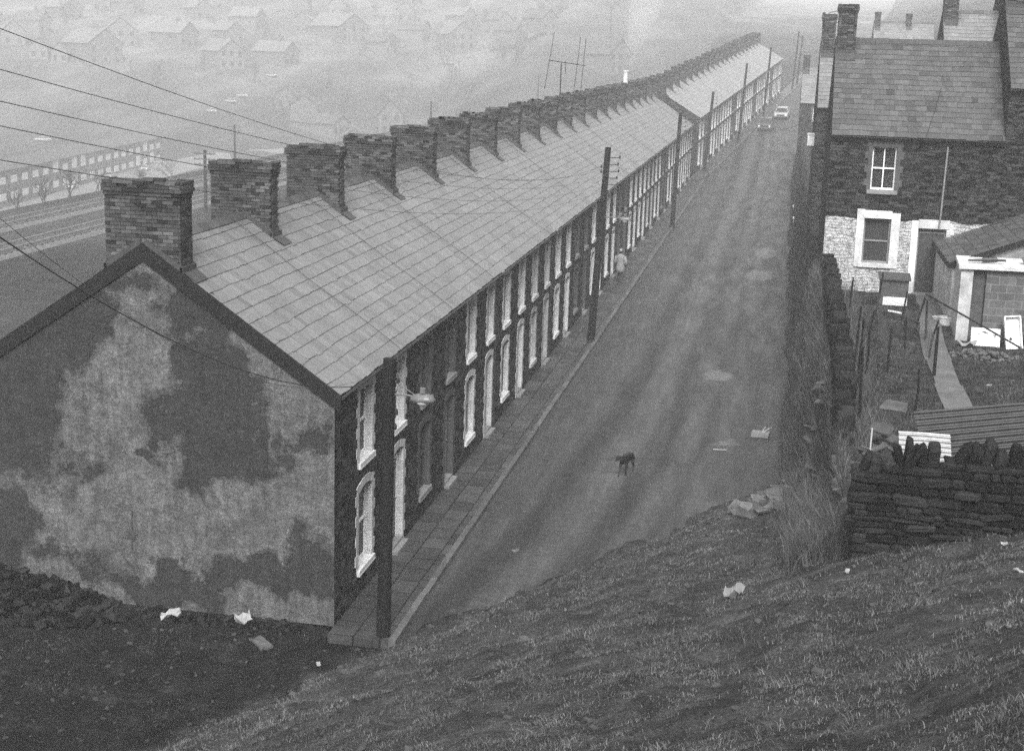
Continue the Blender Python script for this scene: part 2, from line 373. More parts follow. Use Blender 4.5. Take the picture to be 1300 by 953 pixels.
# ------------------------------------------------------------------ mesh builder
class MB:
    def __init__(s): s.v = []; s.f = []; s.m = []
    def add(s, vs, fs, mi=0):
        o = len(s.v); s.v += [tuple(v) for v in vs]
        s.f += [tuple(i + o for i in f) for f in fs]; s.m += [mi] * len(fs)
    def box(s, x0, x1, y0, y1, z0, z1, mi=0):
        s.add([(x0, y0, z0), (x1, y0, z0), (x1, y1, z0), (x0, y1, z0), (x0, y0, z1), (x1, y0, z1), (x1, y1, z1), (x0, y1, z1)],
              [(0, 3, 2, 1), (4, 5, 6, 7), (0, 1, 5, 4), (1, 2, 6, 5), (2, 3, 7, 6), (3, 0, 4, 7)], mi)
    def quad(s, a, b, c, d, mi=0): s.add([a, b, c, d], [(0, 1, 2, 3)], mi)
    def hexa(s, p, mi=0):   # 8 points, bottom 4 then top 4
        s.add(p, [(0, 3, 2, 1), (4, 5, 6, 7), (0, 1, 5, 4), (1, 2, 6, 5), (2, 3, 7, 6), (3, 0, 4, 7)], mi)
    def prism(s, poly, ax, a, b, mi=0):
        """extrude polygon (2d list) along axis 'x','y','z' from a to b"""
        n = len(poly)
        def P(q, t):
            return {'x': (t, q[0], q[1]), 'y': (q[0], t, q[1]), 'z': (q[0], q[1], t)}[ax]
        vs = [P(q, a) for q in poly] + [P(q, b) for q in poly]
        fs = [tuple(range(n))[::-1], tuple(range(n, 2 * n))] + [(i, (i + 1) % n, n + (i + 1) % n, n + i) for i in range(n)]
        s.add(vs, fs, mi)
    def tube(s, pts, r, n=6, mi=0, cap=True):
        pts = [Vector(p) for p in pts]; k = len(pts)
        rs = r if hasattr(r, '__len__') else [r] * k
        vs = []; up = Vector((.13, .21, 1)).normalized()
        for i, p in enumerate(pts):
            t = (pts[min(i + 1, k - 1)] - pts[max(i - 1, 0)]).normalized()
            a = t.cross(up)
            if a.length < .05: a = t.cross(Vector((1, .1, 0)))
            a.normalize(); b = t.cross(a)
            for j in range(n):
                an = 2 * pi * j / n
                vs.append(p + (a * cos(an) + b * sin(an)) * rs[i])
        fs = [(i * n + j, i * n + (j + 1) % n, (i + 1) * n + (j + 1) % n, (i + 1) * n + j) for i in range(k - 1) for j in range(n)]
        if cap: fs += [tuple(range(n))[::-1], tuple(range((k - 1) * n, k * n))]
        s.add(vs, fs, mi)
    def stone(s, c, d, j, rnd, rot=None, mi=0, ch=.22):
        """rounded irregular stone: box with cut corners, jittered"""
        vs = []; hx, hy, hz = d[0] / 2, d[1] / 2, d[2] / 2
        e = min(d) * ch
        key = []
        for sx in (-1, 1):
            for sy in (-1, 1):
                for sz in (-1, 1):
                    jx, jy, jz = [rnd.uniform(-1, 1) * j * q for q in d]
                    X, Y, Z = sx * hx + jx, sy * hy + jy, sz * hz + jz
                    vs.append(Vector((X - sx * e, Y - sy * e, Z)))
                    vs.append(Vector((X - sx * e, Y, Z - sz * e)))
                    vs.append(Vector((X, Y - sy * e, Z - sz * e)))
        if rot is not None: vs = [rot @ v for v in vs]
        C0 = Vector(c); vs = [v + C0 for v in vs]
        I = lambda a, b, cc, k: ((a * 2 + b) * 2 + cc) * 3 + k
        fs = []
        for a in (0, 1):
            q = [I(a, 0, 0, 2), I(a, 1, 0, 2), I(a, 1, 1, 2), I(a, 0, 1, 2)]; fs.append(q if a else q[::-1])
        for b in (0, 1):
            q = [I(0, b, 0, 1), I(1, b, 0, 1), I(1, b, 1, 1), I(0, b, 1, 1)]; fs.append(q[::-1] if b else q)
        for cc in (0, 1):
            q = [I(0, 0, cc, 0), I(1, 0, cc, 0), I(1, 1, cc, 0), I(0, 1, cc, 0)]; fs.append(q if cc else q[::-1])
        for a in (0, 1):
            for b in (0, 1): fs.append([I(a, b, 0, 2), I(a, b, 0, 1), I(a, b, 1, 1), I(a, b, 1, 2)])
        for a in (0, 1):
            for cc in (0, 1): fs.append([I(a, 0, cc, 2), I(a, 0, cc, 0), I(a, 1, cc, 0), I(a, 1, cc, 2)])
        for b in (0, 1):
            for cc in (0, 1): fs.append([I(0, b, cc, 1), I(0, b, cc, 0), I(1, b, cc, 0), I(1, b, cc, 1)])
        for a in (0, 1):
            for b in (0, 1):
                for cc in (0, 1): fs.append([I(a, b, cc, 0), I(a, b, cc, 1), I(a, b, cc, 2)])
        s.add(vs, fs, mi)
    def mesh(s, name, mats, smooth=False, shear=0., fix=True):
        me = bpy.data.meshes.new(name)
        vs = [(x, y, z + shear * y) for x, y, z in s.v] if shear else s.v
        me.from_pydata(vs, [], s.f)
        for m in (mats if isinstance(mats, (list, tuple)) else [mats]): me.materials.append(m)
        if len(me.materials) > 1: me.polygons.foreach_set('material_index', s.m)
        if fix and len(s.f) < 30000:
            bm = bmesh.new(); bm.from_mesh(me); bmesh.ops.recalc_face_normals(bm, faces=bm.faces); bm.to_mesh(me); bm.free()
        if smooth: me.polygons.foreach_set('use_smooth', [True] * len(me.polygons))
        me.update(); return me
    def obj(s, name, mats, parent=None, **k):
        return link(bpy.data.objects.new(name, s.mesh(name, mats, **k)), parent)

def link(o, parent=None):
    COL.objects.link(o)
    if parent is not None: o.parent = parent
    return o
def tag(o, label=None, cat=None, group=None, kind=None):
    if label: o['label'] = label
    if cat: o['category'] = cat
    if group: o['group'] = group
    if kind: o['kind'] = kind
    return o
def thing(name, label, cat, loc=(0, 0, 0), rz=0., group=None):
    o = bpy.data.objects.new(name, None); o.empty_display_size = .2
    o.location = loc; o.rotation_euler = (0, 0, rz); link(o)
    return tag(o, label, cat, group)
KIDS = {}
def children(o): return [c for c in COL.objects if c.parent == o]
def copy_tree(root, kids, loc, rz=0., label=None, group=None):
    """kids: list of (part, [subparts])"""
    r = root.copy(); COL.objects.link(r); r.location = loc; r.rotation_euler = (0, 0, rz)
    if label: r['label'] = label
    if group: r['group'] = group
    out = []
    for c, subs in kids:
        c2 = c.copy(); COL.objects.link(c2); c2.parent = r; s2 = []
        for d in subs:
            e = d.copy(); COL.objects.link(e); e.parent = c2; s2.append(e)
        out.append((c2, s2))
    return r, out
def tree_of(root):
    return [(c, [d for d in COL.objects if d.parent == c]) for c in COL.objects if c.parent == root]
# ------------------------------------------------------------------ terrain
def sst(a,b,x):
    t=(x-a)/(b-a)
    if t<=0: return 0.0
    if t>=1: return 1.0
    return t*t*(3-2*t)
def yard_z(x,y):
    z=3.72+0.36*sst(14,18,y)
    if x>15.3: z+=(x-15.3)*0.3
    return z
def hill_d(x,y): return 0.87*(x-1.57)-0.494*(y+0.15)
def terrain(x,y):
    x_true=x
    if y>107 and x>3: x=max(3.,x-0.082*(y-107))
    if 8.6<x<10.3 and y<108: x+=0.22*math.sin(y*0.9+1.3)*math.sin(y*0.37)*(1-abs(x-9.5)/0.9 if abs(x-9.5)<0.9 else 0)
    # street level
    g=-0.19
    if x<0: g=-0.19+0.19*sst(0.0,-0.6,x) if y>-1 else 0.0
    if y<-0.6: g=g+(0.0-g)*sst(-0.3,-1.2,y)
    if y>107: g+= (y-107)*0.062 if y<420 else 313*0.062+(y-420)*0.045
    if y>330: g*= 1.0
    # hillside in the foreground
    d=hill_d(x,y)
    if d>0:
        h=0.41*d*sst(-0.6,1.2,d)+max(0,d-13)**1.35*0.13
        h*=1.0
    else: h=-99
    z=max(g,h)
    # bank and yards on the right of the street
    gg=(y-107)*0.062 if y>107 else 0
    if y>-3.9 and x>9.0:
        yz=yard_z(x,y)+gg
        if x>10.0: z=yz
        else:
            b=g+(yz+0.45-g)*sst(9.1+0.75*sst(11,2,y),10.0+0.05*sst(11,2,y),x)**0.8
            z=max(z,b) if y>-3.9 else z
    # valley on the left
    if x<-9:
        v=-3.1*sst(-12,-40,x)
        v+=-11.6*sst(-54,-80,x)
        u=-x*0.35+y*0.94
        far=0.0
        if u>285: far=min((u-285)*0.2,55)
        vz=v+far
        gz=g
        k=sst(-9,-14,x)
        z=gz*(1-k)+max(vz,-14.7)*k if h<vz else max(h,vz)
    return z

def nz(x, y, s, k=0.): return noise.noise(Vector((x * s, y * s, k)))
def ground_z(x, y):
    xx = x + (.45 * nz(x, y, .7, 11.) + .2 * nz(x, y, 2.3, 12.)) * (1 if y < 16 and x > .5 and x < 9.4 else 0)
    z = terrain(xx, y)
    d = hill_d(xx, y)
    if d > 0 and x < 25 and y > -60 and not (x > 9.9 and y > -3.9):
        a = min(1., d / 1.5)
        z += a * (.16 * nz(x, y, .55, 3.) + .11 * nz(x, y, 1.5, 9.) + .06 * nz(x, y, 3.6, 5.) + .03 * nz(x, y, 8., 6.))
    elif x > 9.2 and y > -4 and y < 30: z += (.12 * nz(x, y, 1.1) + .08 * nz(x, y, 3.7)) * (1 if x < 10 else .4)
    elif x < -.3 and y < 0 and x > -14: z += .05 * nz(x, y, .9) + .03 * nz(x, y, 3.)
    return z

def axis(a, b, fine, lo, hi, g=1.12):
    pts = [a]
    while pts[-1] < b: pts.append(pts[-1] + fine)
    st = fine
    while pts[-1] < hi: st = min(st * g, 40); pts.append(pts[-1] + st)
    st = fine; left = []
    q = a
    while q > lo: st = min(st * g, 40); q -= st; left.append(q)
    return left[::-1] + pts
def build_ground():
    xs = axis(-8, 16, .16, -620, 320); ys = axis(-18, 14, .16, -70, 1000, 1.07)
    n, m = len(xs), len(ys)
    vs = [(x, y, ground_z(x, y)) for y in ys for x in xs]
    fs = [(j * n + i, j * n + i + 1, (j + 1) * n + i + 1, (j + 1) * n + i) for j in range(m - 1) for i in range(n - 1)]
    me = bpy.data.meshes.new('ground'); me.from_pydata(vs, [], fs); me.materials.append(M['ground'])
    me.polygons.foreach_set('use_smooth', [True] * len(fs)); me.update()
    tag(link(bpy.data.objects.new('ground', me)), kind='structure')
build_ground()

TH = radians(4.7); SL = .062
P0 = Vector((.5, 107., .55))
D2 = Vector((sin(TH), cos(TH), SL)); N2 = Vector((cos(TH), -sin(TH), 0))     # N2: towards the road
def far(s, w, h): return tuple(P0 + D2 * s + N2 * w + Vector((0, 0, h)))

# road: flat near part, then the climbing far part
mb = MB()
def strip(rows, mi=0):
    for a, b in zip(rows[:-1], rows[1:]): mb.add([a[0], a[1], b[1], b[0]], [(0, 1, 2, 3)], mi)
rows = [((1.40, y, -.12), (9.25, y, -.12)) for y in (-4, 20, 60, 100)]
rows += [(far(s, 1.42, -.12), far(s, 9.4, -.12)) for s in (0, 15, 40, 80, 130, 200)]
strip(rows)
tag(mb.obj('road', M['road'], fix=False), kind='structure')

mb = MB()
mb.box(-.02, 1.27, -.42, 105.5, -.4, 0)
tag(mb.obj('pavement', M['pave']), kind='structure')
mb = MB(); y = -.42; rk = random.Random(3)
while y < 105.4:
    l = min(.9, 105.5 - y); dz = rk.uniform(-.006, .008); dx = rk.uniform(-.006, .006)
    mb.box(1.275 + dx, 1.42 + dx, y + .006, y + l - .006, -.4, .006 + dz); y += .9
tag(mb.obj('kerb', M['kerb']), kind='structure')
mb = MB()
for a, b, z0, z1, w0, w1 in [(0, 130, -.4, 0, -.05, 1.27)]:
    for s in range(a, b, 10):
        p = [far(s, w0, z0), far(s, w1, z0), far(s + 10, w1, z0), far(s + 10, w0, z0), far(s, w0, z1), far(s, w1, z1), far(s + 10, w1, z1), far(s + 10, w0, z1)]
        mb.hexa(p)
mb.hexa([(0, 105.5, -.4), (1.3, 105.5, -.4), far(0, 1.27, -.4), far(0, -.05, -.4), (0, 105.5, .0), (1.3, 105.5, 0), far(0, 1.27, 0), far(0, -.05, 0)])
tag(mb.obj('pavement', M['pave']), kind='structure')
mb = MB()
for s in range(0, 130, 2):
    mb.hexa([far(s, 1.275, -.4), far(s, 1.42, -.4), far(s + 1.98, 1.42, -.4), far(s + 1.98, 1.275, -.4), far(s, 1.275, .008), far(s, 1.42, .008), far(s + 1.98, 1.42, .008), far(s + 1.98, 1.275, .008)])
tag(mb.obj('kerb', M['kerb']), kind='structure')

# ------------------------------------------------------------------ terraced houses
def slates(mb, L, y0, x_e, z_e, x_r, z_r, rnd, sw=.42, rows=14, t=.011, mi=0, ragged=True):
    """rows of overlapping slates on the slope from eave (x_e,z_e) to ridge (x_r,z_r), y from y0 to y0+L"""
    S = sqrt((x_r - x_e) ** 2 + (z_r - z_e) ** 2); ux, uz = (x_r - x_e) / S, (z_r - z_e) / S
    nx, nz_ = -uz, ux
    if nz_ < 0: nx, nz_ = -nx, -nz_
    g = S / rows
    for j in range(rows):
        v0 = j * g; off = (j % 2) * sw / 2; y = y0 - off
        while y < y0 + L - 1e-4:
            w = sw * rnd.choice([1, 1, 1, .82, 1.2, .6]) if ragged else sw
            a = max(y, y0) + .002; b = min(y + w, y0 + L) - .002; y += w
            if b - a < .02: continue
            dl = rnd.gauss(0, .007) if ragged else 0; lift = abs(rnd.gauss(0, .003)); sk = rnd.gauss(0, .004)
            if ragged and rnd.random() < .02: dl -= .03
            def P(yy, v, n):
                n += .012 * sin(yy * 2.4 + rows) * sin(v * 1.3 + .4) * (1 if .1 < yy - y0 < L - .1 else 0)
                return (x_e + ux * v + nx * n, yy, z_e + uz * v + nz_ * n)
            v1 = min(v0 + g + .05, S); lo = v0 + dl
            mb.hexa([P(a, lo + sk, t * 1.1 + lift - .012), P(b, lo - sk, t * 1.1 + lift - .012), P(b, v1, -.012), P(a, v1, -.012),
                     P(a, lo + sk, t * 1.9 + lift), P(b, lo - sk, t * 1.9 + lift), P(b, v1, .003), P(a, v1, .003)], mi)

def stack(name, wx, wy, z0, z1, seed, ragged=1., cap=3):
    """brick chimney stack centred on x=y=0, real brick courses round a mortar core; returns mesh (materials brick, mortar)"""
    rnd = random.Random(seed); mb = MB()
    mb.box(-wx / 2 + .03, wx / 2 - .03, -wy / 2 + .03, wy / 2 - .03, z0, z1 - .03, 1)
    n = int((z1 - z0) / .077); h = .066
    for j in range(n):
        z = z1 - (j + 1) * .077; out = [.035, .05, .05, .02][j] if j < cap + 1 and j < 4 else 0.
        X, Y = wx / 2 + out, wy / 2 + out; top = j < 2
        off = (j % 2) * .115
        for side in (-1, 1):
            p = -X - off * 0
            first = True
            while p < X - .01:
                l = .225 if not (first and j % 2) else .115
                first = False
                e = min(p + l, X) - .009
                if e - p > .03 and not (j == 0 and rnd.random() < .38 * ragged) and not (j == 1 and rnd.random() < .06 * ragged):
                    q = rnd.uniform(-.004, .004)
                    mb.box(p, e, *sorted((side * (Y - .09), side * (Y + q))), z + rnd.uniform(-.002, .002), z + h, 0)
                p += l
            p = -Y + .1
            while p < Y - .11:
                e = min(p + .225, Y - .1) - .009
                if e - p > .03 and not (j == 0 and rnd.random() < .4 * ragged):
                    q = rnd.uniform(-.004, .004)
                    mb.box(*sorted((side * (X - .09), side * (X + q))), p, e, z, z + h, 0)
                p += .225
    # odd loose bricks on top
    if ragged > .5:
        for k in range(rnd.randint(1, 4)):
            p = rnd.uniform(-wx / 2 + .1, wx / 2 - .3)
            mb.box(p, p + .22, -wy / 2 - .02, -wy / 2 + .09, z1 - .009, z1 + .058, 0)
            if rnd.random() < .6: mb.box(p + .23, p + .45, -wy / 2 - .02, -wy / 2 + .09, z1 - .009, z1 + .058, 0)
    mb.box(-wx / 2 + .12, wx / 2 - .12, -wy / 2 + .12, wy / 2 - .12, z1 - .05, z1 - .02, 1)
    return mb.mesh(name, [M['brick'], M['mortar']])

def arch_poly(y0, y1, zt, w, rise, n=8):
    """ring polygon of a segmental arch between y0..y1: springing at zt-rise, crown soffit zt; thickness w"""
    lower = []; upper = []
    for i in range(n + 1):
        t = i / n; yy = y0 + (y1 - y0) * t; k = 1 - (2 * t - 1) ** 2
        lower.append((yy, zt - rise + rise * k))
    for i in range(n + 1):
        t = i / n; yy = y0 - w * .9 + (y1 - y0 + 1.8 * w) * t; k = 1 - (2 * t - 1) ** 2
        upper.append((yy, zt - rise + w * .75 + (rise + .02) * k))
    return lower, upper

def opening_parts(root, kind, y0, y1, z0, z1, trim, arch, rnd, frame='white_wood', shear=0., curtain=True, doormat='dark_wood', fdepth=.14, glazing=1, surround=True):
    """opening in a wall whose face is x=0 and looks to +x"""
    def ob(mb, name, mat, parent): return mb.obj(name, mat, parent, shear=shear)
    zt = z1 - (.11 if arch else 0)
    f = MB(); t = .05; X0, X1 = -fdepth - .05, -fdepth
    if kind == 'window':
        f.box(X0, X1, y0, y0 + t, z0, z1); f.box(X0, X1, y1 - t, y1, z0, z1)
        f.box(X0, X1, y0 + t, y1 - t, z1 - t, z1); f.box(X0, X1, y0 + t, y1 - t, z0, z0 + .07)
        zm = z0 + (z1 - z0) * .5; f.box(X0 + .01, X1 + .012, y0 + t, y1 - t, zm - .025, zm + .025)
        if glazing == 2:
            ym = (y0 + y1) / 2; f.box(X0 + .012, X1 + .008, ym - .022, ym + .022, z0 + .07, zm - .025); f.box(X0 + .012, X1 + .008, ym - .022, ym + .022, zm + .025, z1 - t)
        par = ob(f, 'window', M[frame], root)
        g = MB(); g.box(X0 + .005, X0 + .02, y0 + t, y1 - t, z0 + .07, z1 - t); ob(g, 'pane', M['glass'], par)
        s = MB(); s.box(-fdepth, .07, y0 - .1, y1 + .1, z0 - .1, z0 - .002); s.box(-fdepth, .075, y0 - .1, y1 + .1, z0 - .13, z0 - .102)
        ob(s, 'sill', M['white' if trim == 'trim_white' else 'cream' if trim == 'trim_cream' else 'concrete'], par)
    else:
        f.box(X0, X1, y0, y0 + t, z0, z1); f.box(X0, X1, y1 - t, y1, z0, z1); f.box(X0, X1, y0 + t, y1 - t, z1 - t, z1)
        f.box(X0, X1, y0 + t, y1 - t, z0 + 2.0, z0 + 2.05)
        g = MB(); g.box(X0 - .01, X0 + .03, y0 + t, y1 - t, z0, z0 + 2.0)
        for a, b in ((.12, .85), (1.0, 1.85)):
            ym = (y0 + y1) / 2
            for c, d in ((y0 + t + .09, ym - .04), (ym + .04, y1 - t - .09)): g.box(X0 + .03, X0 + .038, c, d, z0 + a, z0 + b)
        par = ob(g, 'door', M[doormat], root)
        ob(f, 'frame', M[frame], par)
        q = MB(); q.box(X0 + .005, X0 + .02, y0 + t, y1 - t, z0 + 2.05, z1 - t); ob(q, 'pane', M['glass'], par)
        s = MB(); s.box(-.2, .02, y0, y1, -.06, z0 - .002); s.box(.02, .16, y0 - .05, y1 + .05, -.06, .07); ob(s, 'step', M['concrete'], par)
        k = MB(); k.tube([(X0 + .03, y1 - t - .1, z0 + 1.0), (X0 + .08, y1 - t - .1, z0 + 1.0)], .022, 8); ob(k, 'handle', M['steel'], par)
    if not surround: return par
    # toothed brick surround: its inner faces are the reveal
    s = MB(); h = .225; z = z0 - (.0 if kind == 'door' else .0); i = 0
    zb = z0 - .1 if kind == 'window' else 0.
    zz = zb
    while zz < z1 - .01:
        ze = min(zz + h, z1); w = (.13, .23)[i % 2] + rnd.uniform(-.015, .015); pr = .012 + rnd.uniform(0, .004)
        lo = max(zz, z0) if False else zz
        s.box(-fdepth - .06, pr, y0 - w, y0, lo, ze - .001); w = (.13, .23)[i % 2] + rnd.uniform(-.015, .015)
        s.box(-fdepth - .06, pr, y1, y1 + w, lo, ze - .001)
        zz += h; i += 1
    if arch:
        lo, up = arch_poly(y0, y1, z1, .2, .11)
        n = len(lo) - 1
        for i in range(n):
            pr = .018 + (i % 2) * .003
            s.prism([lo[i], lo[i + 1], up[i + 1], up[i]], 'x', -fdepth - .06, pr)
    else:
        s.box(-fdepth - .06, .016, y0 - .2, y1 + .2, z1, z1 + .17)
    ob(s, 'surround', M[trim], par)
    return par

def wall_face(mb, y0, y1, z0, z1, ops, x=0., mi=0):
    """vertical sheet at x with rectangular holes ops=[(a,b,c,d)]"""
    ys = sorted({y0, y1, *[o[0] for o in ops], *[o[1] for o in ops]}); zs = sorted({z0, z1, *[o[2] for o in ops], *[o[3] for o in ops]})
    for a, b in zip(ys[:-1], ys[1:]):
        for c, d in zip(zs[:-1], zs[1:]):
            ym, zm = (a + b) / 2, (c + d) / 2
            if any(o[0] < ym < o[1] and o[2] < zm < o[3] for o in ops): continue
            mb.quad((x, a, c), (x, b, c), (x, b, d), (x, a, d), mi)

def make_house(name, label, cat, L, H, hw, rise, wins, trim, shear=0., group=None, seed=1, y0=0., wall='stone', slate='slate', rows=15, sw=.33,
               chim=((0., 1.6, .6, 1.25),), pot=None, cable=None, pipe=True, gutter=True, gables=(False, False), gable_mat=None, ground=0., ovh=.12, curtain=True, plinth=0., cragged=1., barge=False, back=True):
    rnd = random.Random(seed)
    root = thing(name, label, cat, group=group)
    ob = lambda mb, n, mt, p=root: mb.obj(n, mt, p, shear=shear)
    y1 = L; zr = H + rise; pit = rise / hw
    w = MB()
    ops = [(o[1] - .0, o[2] + .0, o[3], o[4]) for o in wins]
    wall_face(w, y0, y1, -plinth, H + .0, ops)
    w.box(-2 * hw, -2 * hw + .3, y0, y1, -plinth, H)
    w.box(-2 * hw + .3, -.3, y0 + .01, y0 + .05, -plinth, H)
    for o in wins:   # solid wall behind trims so no light leaks
        pass
    w.box(-.42, -.32, y0 + .05, y1 - .02, -plinth, H - .05)        # dark room behind the windows
    ob(w, 'wall', M[wall])
    for gi, on in enumerate(gables):
        if on:
            gm = MB(); ya, yb = (y0 - .012, y0 + .2) if gi == 0 else (y1 - .2, y1 + .012)
            gm.prism([(0.012 if gi else -.002, -plinth), (0.012 if gi else -.002, H), (-hw, zr), (-2 * hw - .002, H), (-2 * hw - .002, -plinth)], 'y', ya, yb)
            ob(gm, 'gable_wall', M[gable_mat or wall])
    r = MB()
    xe, ze = ovh, H - ovh * pit + .0
    slates(r, y1 - y0, y0, xe, ze, -hw, zr, rnd, sw, rows)
    # back slope and closing sheet under the slates
    r.quad((-hw, y0, zr), (-hw, y1, zr), (-2 * hw - .15, y1, H - .15 * pit), (-2 * hw - .15, y0, H - .15 * pit))
    r.quad((xe - .02, y0, ze - .03), (xe - .02, y1, ze - .03), (-hw, y1, zr - .03), (-hw, y0, zr - .03))
    roof = ob(r, 'roof', M[slate])
    rd = MB(); y = y0
    while y < y1 - .01:
        e = min(y + .45, y1); q = rnd.uniform(-.008, .01)
        rd.prism([(-hw + .17, zr - .17 * pit + .045), (-hw, zr + .075 + q), (-hw - .17, zr - .17 * pit + .045), (-hw - .14, zr - .17 * pit + .01), (-hw, zr + .03), (-hw + .14, zr - .17 * pit + .01)], 'y', y + .004, e - .004)
        y += .45
    ob(rd, 'ridge_tiles', M['slate_dark'] if slate != 'slate_dark' else M['lead'], roof)
    for ci, (yc, wx, wy, up) in enumerate(chim):
        cm = stack('chimney', wx, wy, -.9 * pit - .3, up, seed * 7 + ci, cragged)
        c = link(bpy.data.objects.new('chimney', cm), roof); c.location = (-hw, yc, zr + shear * yc)
        fl = MB()
        for sgn in (-1, 1):
            a, b = 0.05, wx / 2 + .035
            for yy0, yy1 in ((yc - wy / 2 - .03, yc - wy / 2 + .02), (yc + wy / 2 - .02, yc + wy / 2 + .03)):
                fl.hexa([(-hw + sgn * a, yy0, zr - a * pit - .02), (-hw + sgn * b, yy0, zr - b * pit - .02), (-hw + sgn * b, yy1, zr - b * pit - .02), (-hw + sgn * a, yy1, zr - a * pit - .02),
                         (-hw + sgn * a, yy0, zr - a * pit + .15), (-hw + sgn * b, yy0, zr - b * pit + .15), (-hw + sgn * b, yy1, zr - b * pit + .15), (-hw + sgn * a, yy1, zr - a * pit + .15)])
            xs_ = sorted((-hw + sgn * (wx / 2 - .02), -hw + sgn * (wx / 2 + .06)))
            zb = zr - (wx / 2) * pit
            fl.box(xs_[0], xs_[1], yc - wy / 2 - .03, yc + wy / 2 + .03, zb - .12, zb + .12)
        # a dark skirt down the slope below the stack, street side only
        b = wx / 2 + .05; e = wx / 2 + .32
        fl.add([(-hw + b, yc - wy / 2 - .02, zr - b * pit + .05), (-hw + b, yc + wy / 2 + .02, zr - b * pit + .05), (-hw + e, yc + wy / 2 + .0, zr - e * pit + .046), (-hw + e, yc - wy / 2 + .02, zr - e * pit + .046)], [(0, 1, 2, 3)])
        ob(fl, 'flashing', M['lead'], roof)
        if pot and pot == ci + 1:
            pm = MB(); pm.tube([(0, 0, up - .03), (0, 0, up + .15), (0, 0, up + .62), (0, 0, up + .66), (0, 0, up + .72)], [.15, .13, .11, .14, .13], 12)
            p_ = pm.obj('chimney_pot', M['white'], roof); p_.location = (-hw + .3, yc, zr)
    if cable is not None:
        c = MB(); pts = [(xe + .02 - (hw + ovh) * t, cable + .05 * sin(t * 9) - .03, ze + (zr - ze) * t + .06) for t in [i / 10 for i in range(11)]]
        c.tube(pts, .008, 5); ob(c, 'roof_cable', M['iron'], roof)
    if gutter:
        g = MB(); n = 6
        pr = [(ovh + .03 + .06 * cos(a), ze - .02 + .06 * sin(a)) for a in [pi + pi * i / n for i in range(n + 1)]]
        pr += [(ovh + .03 + .048 * cos(a), ze - .02 + .048 * sin(a)) for a in [2 * pi - pi * i / n for i in range(n + 1)]]
        for i in range(n):
            q = [pr[i], pr[i + 1], pr[2 * n - i], pr[2 * n + 1 - i]]
            g.prism(q, 'y', y0, y1)
        g.box(-.01, .045, y0, y1, ze - .16, ze - .045)
        ob(g, 'gutter', M['iron'])
    if pipe:
        p = MB(); yp = pipe if isinstance(pipe, float) else y1 - .12
        p.tube([(.15, yp, ze - .06), (.15, yp, ze - .16), (.06, yp, ze - .36), (.06, yp, .02)], .035, 7); ob(p, 'downpipe', M['iron'])
    for o in wins:
        opening_parts(root, o[0], o[1], o[2], o[3], o[4], o[5] if len(o) > 5 and o[5] else trim, o[6] if len(o) > 6 else o[0] == 'door' or o[3] < 2, rnd, shear=shear, curtain=curtain,
                      frame=o[7] if len(o) > 7 else 'white_wood', doormat=o[8] if len(o) > 8 else 'dark_wood', glazing=o[9] if len(o) > 9 else 1, surround=o[10] if len(o) > 10 else True)
    return root

L1 = 5.25; H1 = 5.0; HW = 4.03; RISE = 2.76
WINS = [('window', 1.36, 2.36, .62, 2.44), ('door', 4.08, 5.0, .14, 2.48), ('window', 1.40, 2.34, 3.03, 4.62), ('window', 4.12, 5.0, 3.03, 4.62)]
def wins_for(k, i):
    dm = ['dark_wood', 'grey_wood', 'dark_wood', 'white_wood'][i % 4]; fr = ['white_wood', 'grey_wood', 'white_wood', 'dark_wood', 'dark_wood'][(i * 3) % 5]
    return [(a, b + .0, c, d, e, None, a == 'door' or d < 2, fr, dm) for a, b, c, d, e in WINS]
ORD = ['first', 'second', 'third', 'fourth', 'fifth', 'sixth', 'seventh', 'eighth', 'ninth', 'tenth', 'eleventh', 'twelfth', 'thirteenth', 'fourteenth', 'fifteenth', 'sixteenth', 'seventeenth', 'eighteenth', 'nineteenth', 'twentieth', 'twenty-first', 'twenty-second']
TRIMW = {'trim_white': 'white painted brick trims', 'trim_cream': 'faded cream brick trims', 'trim_brick': 'bare dark brick trims'}
near_trims = ['trim_cream', 'trim_brick', 'trim_white', 'trim_white', 'trim_cream', 'trim_white', 'trim_brick', 'trim_white', 'trim_white', 'trim_brick', 'trim_white', 'trim_white', 'trim_cream', 'trim_white', 'trim_brick', 'trim_white', 'trim_cream', 'trim_white', 'trim_white', 'trim_cream']
UP = 1.22
stacks = [stack('chimney', 1.5, .56, -.95, UP + d, 50 + i, rg) for i, (d, rg) in enumerate([(0., 1.), (.05, 1.3), (-.05, .4), (.02, .8), (-.02, 1.5)])]
protos = {}
GN = 'stone terraced houses in the long near row'
